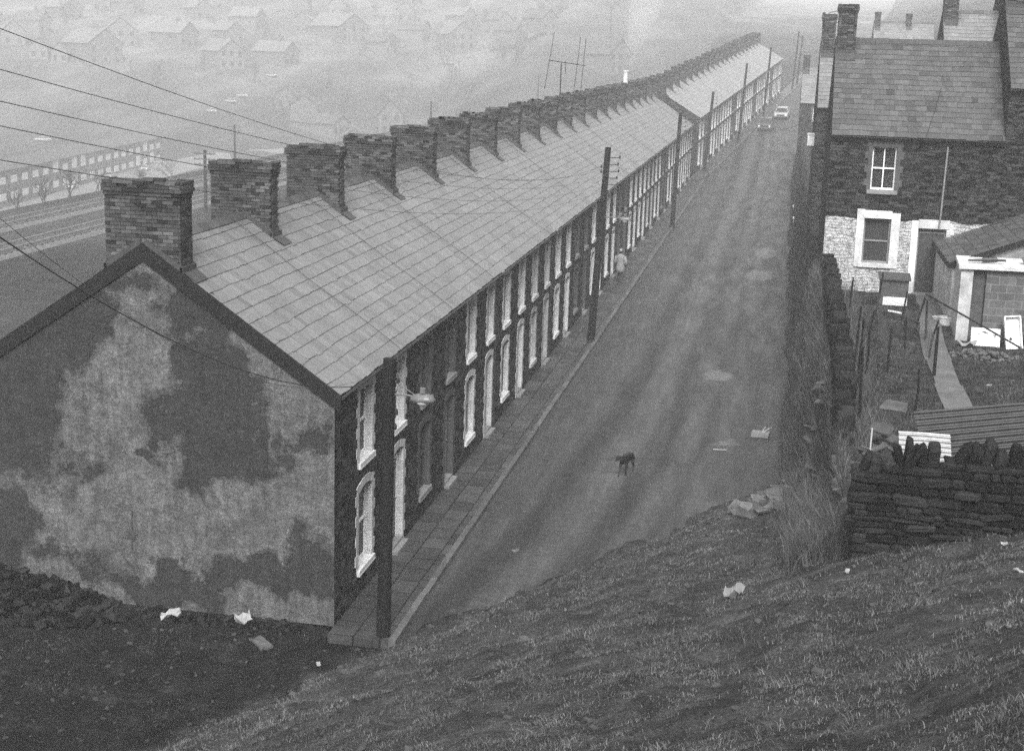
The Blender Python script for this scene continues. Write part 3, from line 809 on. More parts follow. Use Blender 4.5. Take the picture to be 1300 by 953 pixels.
for k in range(20):
    tr = near_trims[k]; y = .3 + L1 * k
    lab = 'terraced house, %s from the near gable end, %s' % (ORD[k], TRIMW[tr])
    if k == 0:
        lab = 'end terraced house nearest the viewer with mottled rendered gable wall and dark verge'
        h = make_house('terraced_house', lab, 'house', L1, H1, HW, RISE, wins_for(tr, 0), 'trim_white', group=GN, seed=11, y0=-.3, gables=(True, False), gable_mat='render',
                       chim=((0., 1.62, .6, UP + .05),), cable=4.15, pipe=False)
        h.location = (0, y, 0)
        b = MB()
        for sgn in (1, -1):
            zr = H1 + RISE; pit = RISE / HW; xo = -HW; xe = -HW + sgn * (HW + .14); 
            a0 = zr + .02; a1 = H1 - .14 * pit + .02
            b.hexa([(xo, -.36, a0 - .36), (xe, -.36, a1 - .34), (xe, -.29, a1 - .34), (xo, -.29, a0 - .36), (xo, -.36, a0), (xe, -.36, a1), (xe, -.29, a1), (xo, -.29, a0)])
        b.obj('barge_board', M['tar'], h)
        vb = MB(); vb.tube([(-4.45, -.33, 1.25), (-4.42, -.335, 2.1)], .012, 5); vb.box(-4.52, -4.36, -.345, -.30, 1.5, 1.68)
        for q in range(5): vb.tube([(-4.44, -.34, 1.6), (-4.44 + .14 * cos(q * 1.3), -.345, 1.6 + .16 * sin(q * 1.3))], .008, 4)
        vb.obj('wall_bracket', M['rust'], h)
        continue
    if k == 19:
        h = make_house('terraced_house', lab, 'house', L1, H1, HW, RISE, wins_for(tr, k), tr, group=GN, seed=29, gables=(False, True), chim=((0., 1.5, .56, UP), (L1 - .28, 1.5, .56, UP)), cable=4.0)
        h.location = (0, y, 0); continue
    key = (tr, k % 2)
    if key not in protos:
        h = make_house('terraced_house', lab, 'house', L1, H1, HW, RISE, wins_for(tr, k), tr, group=GN, seed=20 + k, cable=(4.0 + .12 * (k % 3)) if k % 5 != 3 else None, pipe=(k % 2 == 0), chim=((0., 1.5, .56, UP),), pot=None)
        h.location = (0, y, 0); protos[key] = (h, tree_of(h)); kids = protos[key][1]
    else:
        h, kids = copy_tree(protos[key][0], protos[key][1], (0, y, 0), 0., lab, GN)
    for c, subs in kids:
        for d in subs:
            if d.name.startswith('chimney'): d.data = stacks[(k * 3 + k // 3) % 5]
    if k == 16:
        roofo = [c for c, s_ in kids if c.name.startswith('roof')][0]
        pm = MB(); pm.tube([(0, 0, UP - .05), (0, 0, UP + .2), (0, 0, UP + .85), (0, 0, UP + .9), (0, 0, UP + 1.0)], [.2, .18, .16, .2, .19], 12)
        p_ = pm.obj('chimney_pot', M['cream'], roofo); p_.location = (-HW + .1, 0, H1 + RISE)

# far row climbing the hill
L2 = 4.05; NF = 20
WF = [('window', .5, 1.4, .62, 2.4), ('door', 2.55, 3.4, .14, 2.4), ('window', .5, 1.4, 3.0, 4.55), ('window', 2.55, 3.4, 3.0, 4.55)]
GF = 'stone terraced houses in the foggy far row'
far_trims = ['trim_white', 'trim_brick', 'trim_white', 'trim_cream', 'trim_white', 'trim_white', 'trim_brick', 'trim_white', 'trim_cream', 'trim_white'] * 2
pf = {}
for k in range(NF):
    tr = far_trims[k]; p = far(k * L2, 0, 0)
    lab = 'foggy far terraced house, %s up the hill after the gap, %s' % (ORD[k], TRIMW[tr])
    wf = [(a, b, c, d, e, None, a == 'door' or d < 2) for a, b, c, d, e in WF]
    if k in (0, NF - 1):
        h = make_house('terraced_house', lab, 'house', L2, 5., HW, 2.35, wf, tr, shear=SL, group=GF, seed=60 + k, wall='stone_hazed', slate='slate_hazed', gables=(k == 0, k > 0), sw=.45, rows=13,
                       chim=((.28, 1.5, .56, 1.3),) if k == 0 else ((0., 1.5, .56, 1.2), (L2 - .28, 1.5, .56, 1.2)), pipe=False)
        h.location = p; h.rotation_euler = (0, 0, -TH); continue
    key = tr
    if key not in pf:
        h = make_house('terraced_house', lab, 'house', L2, 5., HW, 2.35, wf, tr, shear=SL, group=GF, seed=60 + k, wall='stone_hazed', slate='slate_hazed', sw=.45, rows=13, chim=((0., 1.5, .56, 1.2),), pipe=False)
        h.location = p; h.rotation_euler = (0, 0, -TH); pf[key] = (h, tree_of(h)); kids = pf[key][1]
    else:
        h, kids = copy_tree(pf[key][0], pf[key][1], p, -TH, lab, GF)
    for c, subs in kids:
        for d in subs:
            if d.name.startswith('chimney'): d.data = stacks[(k * 2) % 5]

EXPO = 1.42
# ------------------------------------------------------------------ houses on the right
def place(o, loc, rz): o.location = loc; o.rotation_euler = (0, 0, rz)
RZ = -pi / 2
A0 = (9.98, 22., 4.08)
M['wash'] = plain('stained whitewash', .5, .8, .35, 2.5, .6, .02, .2)
M['peel'] = plain('peeling white paint', .36, .75, .6, 2.2, .6, .01)
hA = make_house('stone_house', 'two-storey stone house with whitewashed ground floor and curtained sash window above yard', 'house', 5.47, 5.25, 3.5, 3.0,
    [('window', 1.36, 2.14, 3.40, 4.82, 'trim_brick', False, 'white_wood', 'dark_wood', 2),
     ('window', 1.27, 2.13, .95, 2.45, 'trim_cream', False, 'grey_wood', 'dark_wood', 1),
     ('door', 3.02, 3.92, .03, 2.2, 'trim_white', False, 'cream' if False else 'grey_wood', 'dark_wood')],
    'trim_white', seed=91, wall='stone_paint', slate='slate_dark', rows=19, sw=.34, chim=((.36, 1.1, .62, 1.2),), gables=(True, False), gable_mat='stone_house', plinth=.6, cragged=.4, pipe=False, gutter=True)
place(hA, A0, RZ)
# plain white boarded band over the lower window and door, as painted round them
mb = MB()
for a, b, c, d in [(1.02, 1.26, .82, 2.75), (2.14, 2.42, .82, 2.66), (1.26, 2.14, 2.46, 2.72), (2.8, 3.01, .0, 2.45), (3.01, 4.0, 2.21, 2.5)]:
    mb.box(-.05, .03 + R.uniform(0, .004), a, b, c, d)
o = mb.obj('painted_band', M['wash'], hA)
# curtains inside the upper window, one each side
mb = MB()
for a, b in ((1.42, 1.70), (1.80, 2.08)):
    n = 7
    for i in range(n):
        y = a + (b - a) * i / n; w = (b - a) / n
        mb.box(-.236 + (.006 if i % 2 else 0), -.228 + (.006 if i % 2 else 0), y, y + w, 3.5 + .01 * (i % 3), 4.75)
ws = [c for c in COL.objects if c.parent == hA and c.name.startswith('window')]
mb.obj('curtain', M['curtain'], ws[0])
for c in COL.objects:
    if c.parent == ws[0] and c.name.startswith('pane'): c.data.materials[0] = M['clear_glass']
mb = MB(); mb.tube([(.06, 3.5 + .05, 5.05), (.07, 3.5 + .03, 2.7), (.08, 3.5, 2.3)], .035, 7)
dp = MB(); dp.tube([(.07, 3.72, 4.9), (.07, 3.68, 2.65), (.05, 3.66, 2.2)], .03, 7); dp.obj('downpipe', M['concrete'], hA)
mb = MB(); mb.tube([(-1.5, 2.9, 6.7), (-.9, 2.75, 6.15), (.05, 2.1, 5.3)], .012, 5)
mb = MB(); pit = 3. / 3.5
mb.tube([(.1 - 3.6 * t, 3.0 + .75 * sin(t * 1.5), 5.15 + 3.6 * t * pit + .05) for t in (0, .12, .25, .4, .5)], .012, 5); mb.obj('roof_cable', M['iron'], hA)

hD = make_house('stone_house', 'taller stone house stepped up the hill at the right edge of the picture', 'house', 5.4, 5.25, 3.5, 3.0,
    [('window', 3.4, 4.3, 3.3, 4.8, 'trim_brick', False)], 'trim_brick', seed=93, wall='stone_house', slate='slate_dark', rows=19, sw=.34, chim=((.34, 1.1, .62, 1.2),), gables=(True, True), gable_mat='stone_house', plinth=3., cragged=.3, pipe=False)
place(hD, (15.47, 21.99, 5.75), RZ)
hB = make_house('stone_house', 'stone house of the next row down showing only its left gable beside the near house', 'house', 5.4, 5.2, 3.5, 2.75,
    [('window', 1.2, 2.1, 3.3, 4.7, 'trim_brick', False)], 'trim_brick', seed=95, wall='stone_house', slate='slate', rows=17, sw=.36, chim=((.34, 1.1, .62, 1.35),), gables=(True, True), gable_mat='stone_house', plinth=4.6, cragged=.6, pipe=False)
place(hB, (9.8, 40., 4.3), RZ)
hE = make_house('stone_house', 'slate roofed house with a square stack rising behind the whitewashed house ridge', 'house', 2.5, 5.2, 3.5, 2.75,
    [('window', .7, 1.6, 3.3, 4.7, 'trim_brick', False)], 'trim_brick', seed=97, wall='stone_house', slate='slate', rows=17, sw=.36, chim=((.34, 1.1, .62, 1.3),), gables=(True, True), gable_mat='stone_house', plinth=3., cragged=.2, pipe=False)
place(hE, (15.22, 40., 5.9), RZ)
hF = make_house('stone_house', 'brick gabled house stepping up behind the taller right-hand house', 'house', 5.4, 5.2, 3.5, 2.75,
    [('window', 1.2, 2.1, 3.3, 4.7, 'trim_brick', False)], 'trim_brick', seed=98, wall='stone_house', slate='slate', rows=17, sw=.36, chim=((.34, 1.1, .62, 1.3),), gables=(True, True), gable_mat='stone_house', plinth=3., cragged=.2, pipe=False)
place(hF, (17.7, 39.98, 7.7), RZ)
hC = make_house('stone_house', 'hazy gabled house farthest down the right kerb beyond the others', 'house', 6., 4.6, 3.5, 3.3,
    [('window', 1.2, 2.1, 2.9, 4.2, 'trim_brick', False)], 'trim_brick', seed=99, wall='stone_house', slate='slate', rows=15, sw=.4, chim=((.34, 1.1, .62, 1.),), gables=(True, True), gable_mat='stone_house', plinth=3.4, cragged=.4, pipe=False)
place(hC, (9.6, 112., 2.5), RZ)
hG = make_house('stone_house', 'pale foggy slate roofed house showing just above the whitewashed house ridge', 'house', 5.5, 5.3, 3.5, 3.5,
    [('window', 1.2, 2.1, 3.3, 4.7, 'trim_brick', False)], 'trim_brick', seed=101, wall='stone_house', slate='slate', rows=15, sw=.4, chim=((.34, 1.1, .5, .9), (3.2, .9, .5, .8)), gables=(True, True), gable_mat='stone_house', plinth=3., cragged=.2, pipe=False)
place(hG, (15.9, 112., 5.9), RZ)

# small TV aerial on the chimney behind the near house
t = thing('tv_aerial', 'small bent rod aerial fixed to the stack behind the whitewashed house', 'aerial', (10.35, 43.3, 12.9))
mb = MB(); mb.tube([(0, 0, -1.2), (0, 0, .75)], .02, 5); mb.obj('mast', M['iron'], t)
mb = MB()
for a in range(6): mb.tube([(.35 * cos(a * 1.05 + .3), 0, .55 + .3 * sin(a * 1.05 + .3)), (.35 * cos(a * 1.05 + 1.35), 0, .55 + .3 * sin(a * 1.05 + 1.35))], .018, 5)
mb.obj('loop', M['iron'], t)

# rear extension with white boarded side and slate lean-to roof
t = thing('rear_extension', 'low slate roofed back extension with peeling white side wall beside the dark door', 'shed', (13.62, 17.0, 3.7))
mb = MB(); mb.box(0, .12, 0, 4.97, 0, 2.18); mb.obj('side_wall', M['peel'], t)
mb = MB(); mb.add([(0.12, .02, 0), (3.9, .02, 0), (3.9, .02, 3.72), (.12, .02, 2.2)], [(0, 1, 2, 3)]); mb.box(.12, 3.9, .03, .2, 0, 2.0); mb.obj('front_wall', M['concrete'], t)
mb = MB(); slates(mb, 5.0, -.06, -.1, 2.16, 3.9, 3.72, random.Random(5), .36, 14)
ro = mb.obj('roof', M['slate_dark'], t)
mb = MB(); mb.hexa([(-.12, -.1, 2.02), (3.9, -.1, 3.60), (3.9, -.06, 3.60), (-.12, -.06, 2.02), (-.12, -.1, 2.2), (3.9, -.1, 3.78), (3.9, -.06, 3.78), (-.12, -.06, 2.2)])
mb.box(-.17, -.12, -.1, 4.9, 2.06, 2.19); mb.obj('verge_board', M['tar'], ro)

# flat roofed outhouse
t = thing('outhouse', 'small block built outhouse with flat white roof slab and open doorway', 'outhouse', (13.7, 15.6, 3.72))
mb = MB(); mb.box(0, .34, 0, .2, 0, 2.22); mb.box(0, .14, .2, 1.3, 0, 2.22); mb.obj('pier', M['peel'], t)
def block_mat():
    m, nt, b = new_mat('concrete blockwork'); g = G(nt); p = g.obj(); x, y, z = g.sep(p)
    br = g.n('ShaderNodeTexBrick', offset=.5); g.put(br.inputs['Vector'], g.comb(g.math('ADD', x, y), z))
    br.inputs['Color1'].default_value = (.075,) * 3 + (1,); br.inputs['Color2'].default_value = (.12,) * 3 + (1,); br.inputs['Mortar'].default_value = (.17,) * 3 + (1,)
    br.inputs['Scale'].default_value = 1; br.inputs['Mortar Size'].default_value = .012; br.inputs['Brick Width'].default_value = .45; br.inputs['Row Height'].default_value = .225
    bw = g.n('ShaderNodeRGBToBW'); g.put(bw.inputs[0], br.outputs['Color'])
    g.put(b.inputs['Base Color'], g.math('MULTIPLY', bw.outputs[0], g.ramp(g.noise(p, 3, 6, .7), [(.3, .6), (.7, 1.2)]))); b.inputs['Roughness'].default_value = .9
    g.put(b.inputs['Normal'], g.bump(g.noise(p, 25, 4, .7), .5, .01))
    return m
M['block'] = block_mat()
mb = MB(); mb.box(.72, 2.3, .05, .2, 0, 2.2); mb.box(2.15, 2.3, .2, 1.3, 0, 2.2); mb.box(.14, 2.15, 1.2, 1.3, 0, 2.2); mb.obj('block_wall', M['block'], t)
mb = MB(); mb.box(.36, .70, .16, .2, 0, 2.1); mb.obj('door', M['old_wood'], t)  # dark board standing in for the shade inside the open doorway
mb = MB(); mb.hexa([(-.08, -.1, 2.22), (2.4, -.1, 2.24), (2.4, 1.45, 2.3), (-.02, 1.45, 2.3), (-.08, -.1, 2.32), (2.4, -.1, 2.34), (2.4, 1.45, 2.40), (-.02, 1.45, 2.40)])
mb.box(2.05, 2.4, -.12, -.1, 2.2, 2.36); mb.obj('roof_slab', M['wash'], t)
t = thing('scrap_pipe', 'dark scrap pipe lying on the white outhouse roof', 'pipe', (14.4, 15.95, 6.12))
mb = MB(); mb.tube([(-.5, -.05, .03), (0, .0, .05), (.55, .1, .05)], [.03, .05, .035], 8); mb.tube([(-.1, 0, .05), (.3, .05, .07)], .075, 8); mb.obj('tube', M['iron'], t)
t = thing('tin_bowl', 'dark bowl left at the right end of the white outhouse roof', 'bowl', (15.55, 16.1, 6.12))
mb = MB(); mb.tube([(0, 0, 0), (0, 0, .04), (0, 0, .13), (0, 0, .15)], [.08, .12, .17, .17], 14); mb.obj('basin', M['steel'], t)

# hutch
t = thing('hutch', 'dark box hutch with sloping felt lid standing under the ground floor window', 'hutch', (11.75, 19.3, 4.02))
mb = MB(); mb.box(0, .86, 0, .55, .12, .9); mb.box(.04, .1, .04, .1, 0, .12); mb.box(.76, .82, .04, .1, 0, .12); mb.obj('body', M['old_wood'], t)
mb = MB(); mb.hexa([(-.06, -.08, .9), (.92, -.08, .9), (.92, .62, 1.02), (-.06, .62, 1.02), (-.06, -.08, .94), (.92, -.08, .94), (.92, .62, 1.06), (-.06, .62, 1.06)]); mb.obj('lid', M['dark_wood'], t)
mb = MB(); mb.box(.1, .84, -.03, -.003, .1, .36); mb.obj('lower_panel', M['enamel'], t)

def disc_tub(name, lab, loc, r0, r1, h, mat, group=None):
    t = thing(name, lab, 'bucket', loc, 0, group)
    mb = MB(); n = 18
    prof = [(0, 0), (r0, 0), (r1, h), (r1 + .015, h), (r1 + .015, h - .03), (r1 - .012, h - .01), (r0 - .01, .02), (0, .02)]
    vs = []; 
    for (r, z) in prof: vs += [(r * cos(2 * pi * j / n), r * sin(2 * pi * j / n), z) for j in range(n)]
    fs = [(i * n + j, i * n + (j + 1) % n, (i + 1) * n + (j + 1) % n, (i + 1) * n + j) for i in range(len(prof) - 1) for j in range(n)]
    mb.add(vs, fs); mb.obj('tub', M[mat], t, smooth=False)
    mb = MB(); mb.tube([(r1 * cos(a), -.02, h + .10 * sin(a) * .3) for a in [pi * i / 8 for i in range(9)]], .006, 5); mb.obj('handle', M['steel'], t)
    return t
disc_tub('bucket', 'large white bucket beside the peeling white wall', (13.55, 17.0, 3.85), .15, .20, .42, 'enamel')
disc_tub('bucket', 'small pale tin behind and left of the large white bucket', (13.33, 17.45, 3.92), .10, .12, .26, 'cream')

t = thing('enamel_panel', 'square white enamel panel leaning against the block wall above the rubbish', 'panel', (14.08, 15.1, 3.72))
t.rotation_euler = (radians(-16), radians(2), radians(6))
mb = MB(); mb.box(0, .82, 0, .03, 0, .62); mb.obj('sheet', M['enamel'], t)
mb = MB()
for a, b, c, d in ((.3, .42, .5, .53), (.18, .24, .44, .46), (.36, .48, .46, .49), (.62, .7, .42, .45), (.66, .68, .36, .42)): mb.box(a, b, -.006, -.001, c, d)
mb.obj('stain', M['rust'], t)

t = thing('stone_sink', 'white glazed sink stood on end beside the square panel, plug hole showing', 'sink', (15.05, 15.0, 3.78))
t.rotation_euler = (radians(-14), radians(-6), radians(4))
mb = MB(); W, Hh, Dp, th = .46, .95, .16, .035
mb.box(0, W, Dp - th, Dp, 0, Hh); mb.box(0, th, 0, Dp - th, 0, Hh); mb.box(W - th, W, 0, Dp - th, 0, Hh); mb.box(th, W - th, 0, Dp - th, 0, th); mb.box(th, W - th, 0, Dp - th, Hh - th, Hh); mb.obj('basin', M['porcelain'], t)
mb = MB(); mb.tube([(.16, Dp - th - .004, .3), (.16, Dp - th - .02, .3)], .04, 12); mb.obj('plug_hole', M['iron'], t)
t = thing('white_plank', 'long white painted plank propped upright at the right of the sink', 'plank', (15.5, 15.0, 3.78))
t.rotation_euler = (radians(-10), radians(13), 0)
mb = MB(); mb.box(0, .2, 0, .04, 0, 1.05); mb.obj('board', M['white_wood'], t)
mb = MB(); mb.box(.03, .17, -.012, -.002, .66, .72); mb.box(.06, .12, -.012, -.002, .2, .3); mb.obj('fitting', M['iron'], t)
mb = MB(); mb.tube([(12.55, 13.4, 5.5), (13.9, 14.0, 4.75), (15.35, 14.5, 3.95)], .028, 7)
tag(mb.obj('long_pole', M['iron']), 'long dark pole slanting down across the front of the outhouse', 'pole')

def heap(name, lab, cat, cx, cy, rx, ry, h, n, smin, smax, mat, seed, extra=None, group=None, ymax=None):
    rnd = random.Random(seed); mb = MB()
    for i in range(n):
        a = rnd.uniform(0, 2 * pi); q = sqrt(rnd.random()); x = cx + rx * q * cos(a); y = cy + ry * q * sin(a)
        if ymax is not None and y > ymax: y = ymax - rnd.uniform(0, .2)
        s = rnd.uniform(smin, smax); zz = ground_z(x, y) + h * max(0, 1 - q) ** .8 * rnd.uniform(.2, 1.05) + s * .15
        rot = Matrix.Rotation(rnd.uniform(0, pi), 3, 'Z') @ Matrix.Rotation(rnd.uniform(-.6, .6), 3, 'X') @ Matrix.Rotation(rnd.uniform(-.6, .6), 3, 'Y')
        mb.stone((x, y, zz), (s, s * rnd.uniform(.5, .9), s * (rnd.uniform(.1, .2) if 'sla' in name else rnd.uniform(.25, .6))), .16 if 'sla' not in name else .1, rnd, rot)
    return tag(mb.obj(name, M[mat]), lab, cat, group)
tag(heap('rubbish_heap', 'heap', 'rubbish', 14.35, 14.0, .95, .6, .16, 130, .04, .16, 'slab_stone', 5), 'flat heap of broken rubbish on the yard earth below the white panel', 'rubbish heap')
coal = heap('cinder_heap', 'black heap of cinders and rubble against the foot of the rendered gable', 'rubble heap', -7.5, -.75, 3.3, 1.0, .95, 2200, .05, .28, 'coal', 6, ymax=-.12)
heap('rubble_strip', 'thin scatter of black rubble along the gable foot right of the cinder heap', 'rubble', -2.6, -.35, 2.7, .35, .06, 380, .03, .14, 'coal', 8, ymax=-.08)

# ------------------------------------------------------------------ dry stone walls
def dry_wall(name, lab, p0, p1, zbf, ztf, th, seed, lens=(.16, .5), hs=(.06, .15), cope=True, both=True, gap=.012):
    """stones laid in rough courses between p0 and p1; zbf/ztf give bottom and top by distance along"""
    rnd = random.Random(seed)
    a = Vector(p0); b = Vector(p1); L = (b - a).length; d = (b - a) / L; nrm = Vector((d.y, -d.x, 0)); rz = math.atan2(d.y, d.x)
    RZm = Matrix.Rotation(rz, 3, 'Z')
    t = thing(name, lab, 'wall', (a.x, a.y, 0))
    mb = MB(); zmin = min(zbf(s * L / 20) for s in range(21)); zmax = max(ztf(s * L / 20) for s in range(21))
    z = zmin
    while z < zmax:
        h = rnd.uniform(*hs); s = rnd.uniform(-.2, 0)
        while s < L:
            l = rnd.uniform(*lens) * (1 if h > .09 else 1.15); sm = s + l / 2
            if sm < L + .05 and zbf(min(sm, L)) - .15 < z and z + h * .6 < ztf(min(sm, L)):
                for side in ((1, -1) if both else (1,)):
                    hh = h * rnd.uniform(.82, 1.0); q = rnd.gauss(0, .022); dep = rnd.uniform(.16, .26)
                    c = a + d * sm + nrm * side * (th / 2 - dep / 2 + q)
                    rot = RZm @ Matrix.Rotation(rnd.gauss(0, .05), 3, 'Y') @ Matrix.Rotation(rnd.gauss(0, .06), 3, 'Z')
                    mb.stone((c.x - a.x, c.y - a.y, z + h / 2), (l - gap * rnd.uniform(.5, 2.5), dep, hh), .07, rnd, rot)
                    if h > .11 and rnd.random() < .15: pass
            s += l
        for e, sg in ((0, -1), (L, 1)):    # end faces
            if zbf(e) - .15 < z and z + h * .6 < ztf(e):
                w = -th / 2 + .04
                while w < th / 2 - .06:
                    l = rnd.uniform(.15, .3); c = a + d * (e - sg * .07) + nrm * (w + l / 2)
                    mb.stone((c.x - a.x, c.y - a.y, z + h / 2), (.2, min(l, th / 2 - w), h * .93), .07, rnd, RZm); w += l
        z += h
    mb.obj('stonework', M['dry'], t)
    k = MB(); N = 24
    for i in range(N):
        s0, s1 = L * i / N + (.06 if i == 0 else 0), L * (i + 1) / N - (.06 if i == N - 1 else 0)
        z0a, z0b = zbf(s0) - .2, zbf(s1) - .2; z1a, z1b = ztf(s0) - .12, ztf(s1) - .12
        q = [a + d * s0 + nrm * (th / 2 - .09), a + d * s1 + nrm * (th / 2 - .09), a + d * s1 - nrm * (th / 2 - .09), a + d * s0 - nrm * (th / 2 - .09)]
        k.hexa([(q[0].x - a.x, q[0].y - a.y, z0a), (q[1].x - a.x, q[1].y - a.y, z0b), (q[2].x - a.x, q[2].y - a.y, z0b), (q[3].x - a.x, q[3].y - a.y, z0a),
                (q[0].x - a.x, q[0].y - a.y, z1a), (q[1].x - a.x, q[1].y - a.y, z1b), (q[2].x - a.x, q[2].y - a.y, z1b), (q[3].x - a.x, q[3].y - a.y, z1a)])
    k.obj('core', M['coal'], t)
    if cope:
        cp = MB(); s = .05
        while s < L - .05:
            l = rnd.uniform(.07, .19); hh = rnd.uniform(.26, .48)
            if rnd.random() < .10: s += rnd.uniform(.1, .25); continue
            c = a + d * (s + l / 2) + nrm * rnd.gauss(0, .03)
            rot = RZm @ Matrix.Rotation(rnd.gauss(.12, .22), 3, 'Y') @ Matrix.Rotation(rnd.gauss(0, .12), 3, 'X')
            cp.stone((c.x - a.x, c.y - a.y, ztf(s) + hh * .30), (l, th * rnd.uniform(.6, 1.), hh), .09, rnd, rot); s += l + rnd.uniform(.0, .05)
        cp.obj('coping', M['dry'], t)
    return t
dry_wall('dry_stone_wall', 'dark dry stone wall with upright coping stones crossing the grassy slope', (10.02, -3.9, 0), (19., -3.9, 0), lambda s: 3.55 + .36 * s if s > 0 else 3.55,
         lambda s: 5.42 + .13 * s + .06 * sin(s * 1.7), .5, 41, lens=(.14, .6), hs=(.07, .2))
dry_wall('dry_stone_wall', 'long rough stone wall with tilted coping running down to the whitewashed house', (10.16, 3.6, 0), (10.16, 21.7, 0), lambda s: 3.7,
         lambda s: 5.0 + .05 * sin(s * 2.1) - (1.0 * max(0, 1 - s / 1.8)), .42, 43, lens=(.2, .5), hs=(.07, .15))
# retaining wall beside the street, under the right-hand houses
def retain(name, lab, y0, y1, top, x=9.72):
    t = thing(name, lab, 'wall', (x, y0, 0)); mb = MB(); n = int((y1 - y0) / 3) + 1
    for i in range(n):
        a = i * (y1 - y0) / n; b = (i + 1) * (y1 - y0) / n
        g0 = max(0, (y0 + a - 107)) * SL; g1 = max(0, (y0 + b - 107)) * SL; k0 = max(0, y0 + a - 107) * .08; k1 = max(0, y0 + b - 107) * .08
        ta = top + g0 + R.uniform(-.12, .12)
        mb.hexa([(k0, a, g0 - .6), (k0 + .5, a, g0 - .6), (k1 + .5, b, g1 - .6), (k1, b, g1 - .6), (k0 + .2, a, ta), (k0 + .5, a, ta), (k1 + .5, b, ta + .05), (k1 + .2, b, ta + .05)])
    mb.obj('stonework', M['stone_house'], t)
retain('retaining_wall', 'tall dark stone retaining wall at the street edge beside the near right houses', 21.0, 39.8, 4.6, 9.55)
retain('retaining_wall', 'dark stone retaining wall farther along the right kerb in the haze', 47.2, 111.8, 3.2, 9.6)
# pale painted gateposts and bits along the right kerb
for i, (x, y, h, w, lab) in enumerate([(9.42, 66., 1.5, .25, 'whitewashed gatepost at the right kerb, nearer of two'), (9.42, 74., 1.4, .25, 'whitewashed gatepost at the right kerb, farther of two')]):
    t = thing('gatepost', lab, 'gatepost', (x, y, -.15), 0, 'whitewashed gateposts'); mb = MB(); mb.box(-w / 2, w / 2, -w / 2, w / 2, 0, h); mb.obj('shaft', M['white'], t)
    mb = MB(); mb.box(-w / 2 - .05, w / 2 + .05, -w / 2 - .05, w / 2 + .05, h, h + .1); mb.obj('cap', M['white'], t)
t = thing('bay_window', 'small white boxed window on the side of the dark gable above the street', 'window', (9.6, 41.2, 7.6))
mb = MB(); mb.box(-.12, .19, 0, .4, 0, .5); mb.obj('box', M['white'], t)
mb = MB(); mb.box(-.15, .2, -.03, .43, .5, .56); mb.obj('roof', M['white'], t)

# corrugated sheets
def corrug(name, lab, loc, L, W, pitch, amp, rot, mat):
    t = thing(name, lab, 'corrugated sheet', loc); t.rotation_euler = rot
    mb = MB(); n = int(W / pitch * 8); vs = []
    for i in range(n + 1):
        w = W * i / n; z = amp * sin(2 * pi * w / pitch)
        vs += [(0, w, z), (L * .5, w, z + .02 * sin(w * 4)), (L, w, z)]
    for k in range(2):
        vs += []
    fs = []
    for i in range(n):
        for k in range(2): fs.append((i * 3 + k, i * 3 + k + 1, (i + 1) * 3 + k + 1, (i + 1) * 3 + k))
    o = len(vs); vs2 = [(x, y, z - .003) for x, y, z in vs]; fs += [tuple(q + o for q in f)[::-1] for f in fs]
    mb.add(vs + vs2, fs); mb.obj('sheet', M[mat], t, smooth=True, fix=False)
M['zinc'] = plain('dull galvanised sheet', .26, .42, .35, 5, .3, .01, 0, .5, .35)
M['zinc_dark'] = plain('dark rusted sheet', .022, .5, .6, 4, .5, .01, 0, .5, .2)
corrug('corrugated_sheet', 'short pale corrugated iron sheet propped on the coping of the dark wall', (10.66, -3.55, 5.52), .82, .58, .098, .022, (radians(38), 0, radians(1)), 'zinc')
corrug('corrugated_sheet', 'long dark corrugated sheet sloping up to the right behind the pale one', (11.1, -3.25, 5.42), 3.6, 1.0, .12, .026, (radians(40), radians(-8), radians(7)), 'zinc_dark')
# slates and slabs piled at the left end of the wall
heap('slate_pile', 'untidy pile of split slates at the left end of the corrugated sheets', 'slate pile', 10.55, -2.75, .6, .75, 2.7, 170, .22, .5, 'slab_stone', 12)
heap('stone_scatter', 'loose stones fallen down the bank left of the wall end', 'stones', 9.75, .4, .5, 2.6, .1, 55, .12, .38, 'slab_stone', 14)
heap('slab_pile', 'tumbled flat slabs lying where the grass slope meets the road', 'slab pile', 9.0, 7.0, 1.2, 1.9, .3, 110, .15, .6, 'slab_stone', 15)
t = thing('iron_stake', 'thin white stake standing at the wall end among slates', 'stake', (10.2, -3.35, 5.2)); mb = MB(); mb.tube([(0, 0, -.4), (.01, 0, .75)], .013, 6); mb.obj('rod', M['cream'], t)
t = thing('leaning_bar', 'thin dark bar leaning up from the dark tyre behind the sheet', 'bar'  , (11.3, -1.6, 4.0)); mb = MB(); mb.tube([(0, 0, 0), (.55, 1.4, 1.25)], .02, 6); mb.obj('rod', M['iron'], t)
t = thing('old_drum', 'dark round drum half hidden behind the corrugated sheets', 'drum', (11.05, -1.7, 3.75)); mb = MB(); mb.tube([(0, 0, 0), (0, 0, 1.55)], .36, 18); mb.obj('barrel', M['iron'], t)
mb = MB(); mb.tube([(0, 0, 1.55), (0, 0, 1.6)], .38, 18); mb.obj('lid', M['zinc_dark'], t)

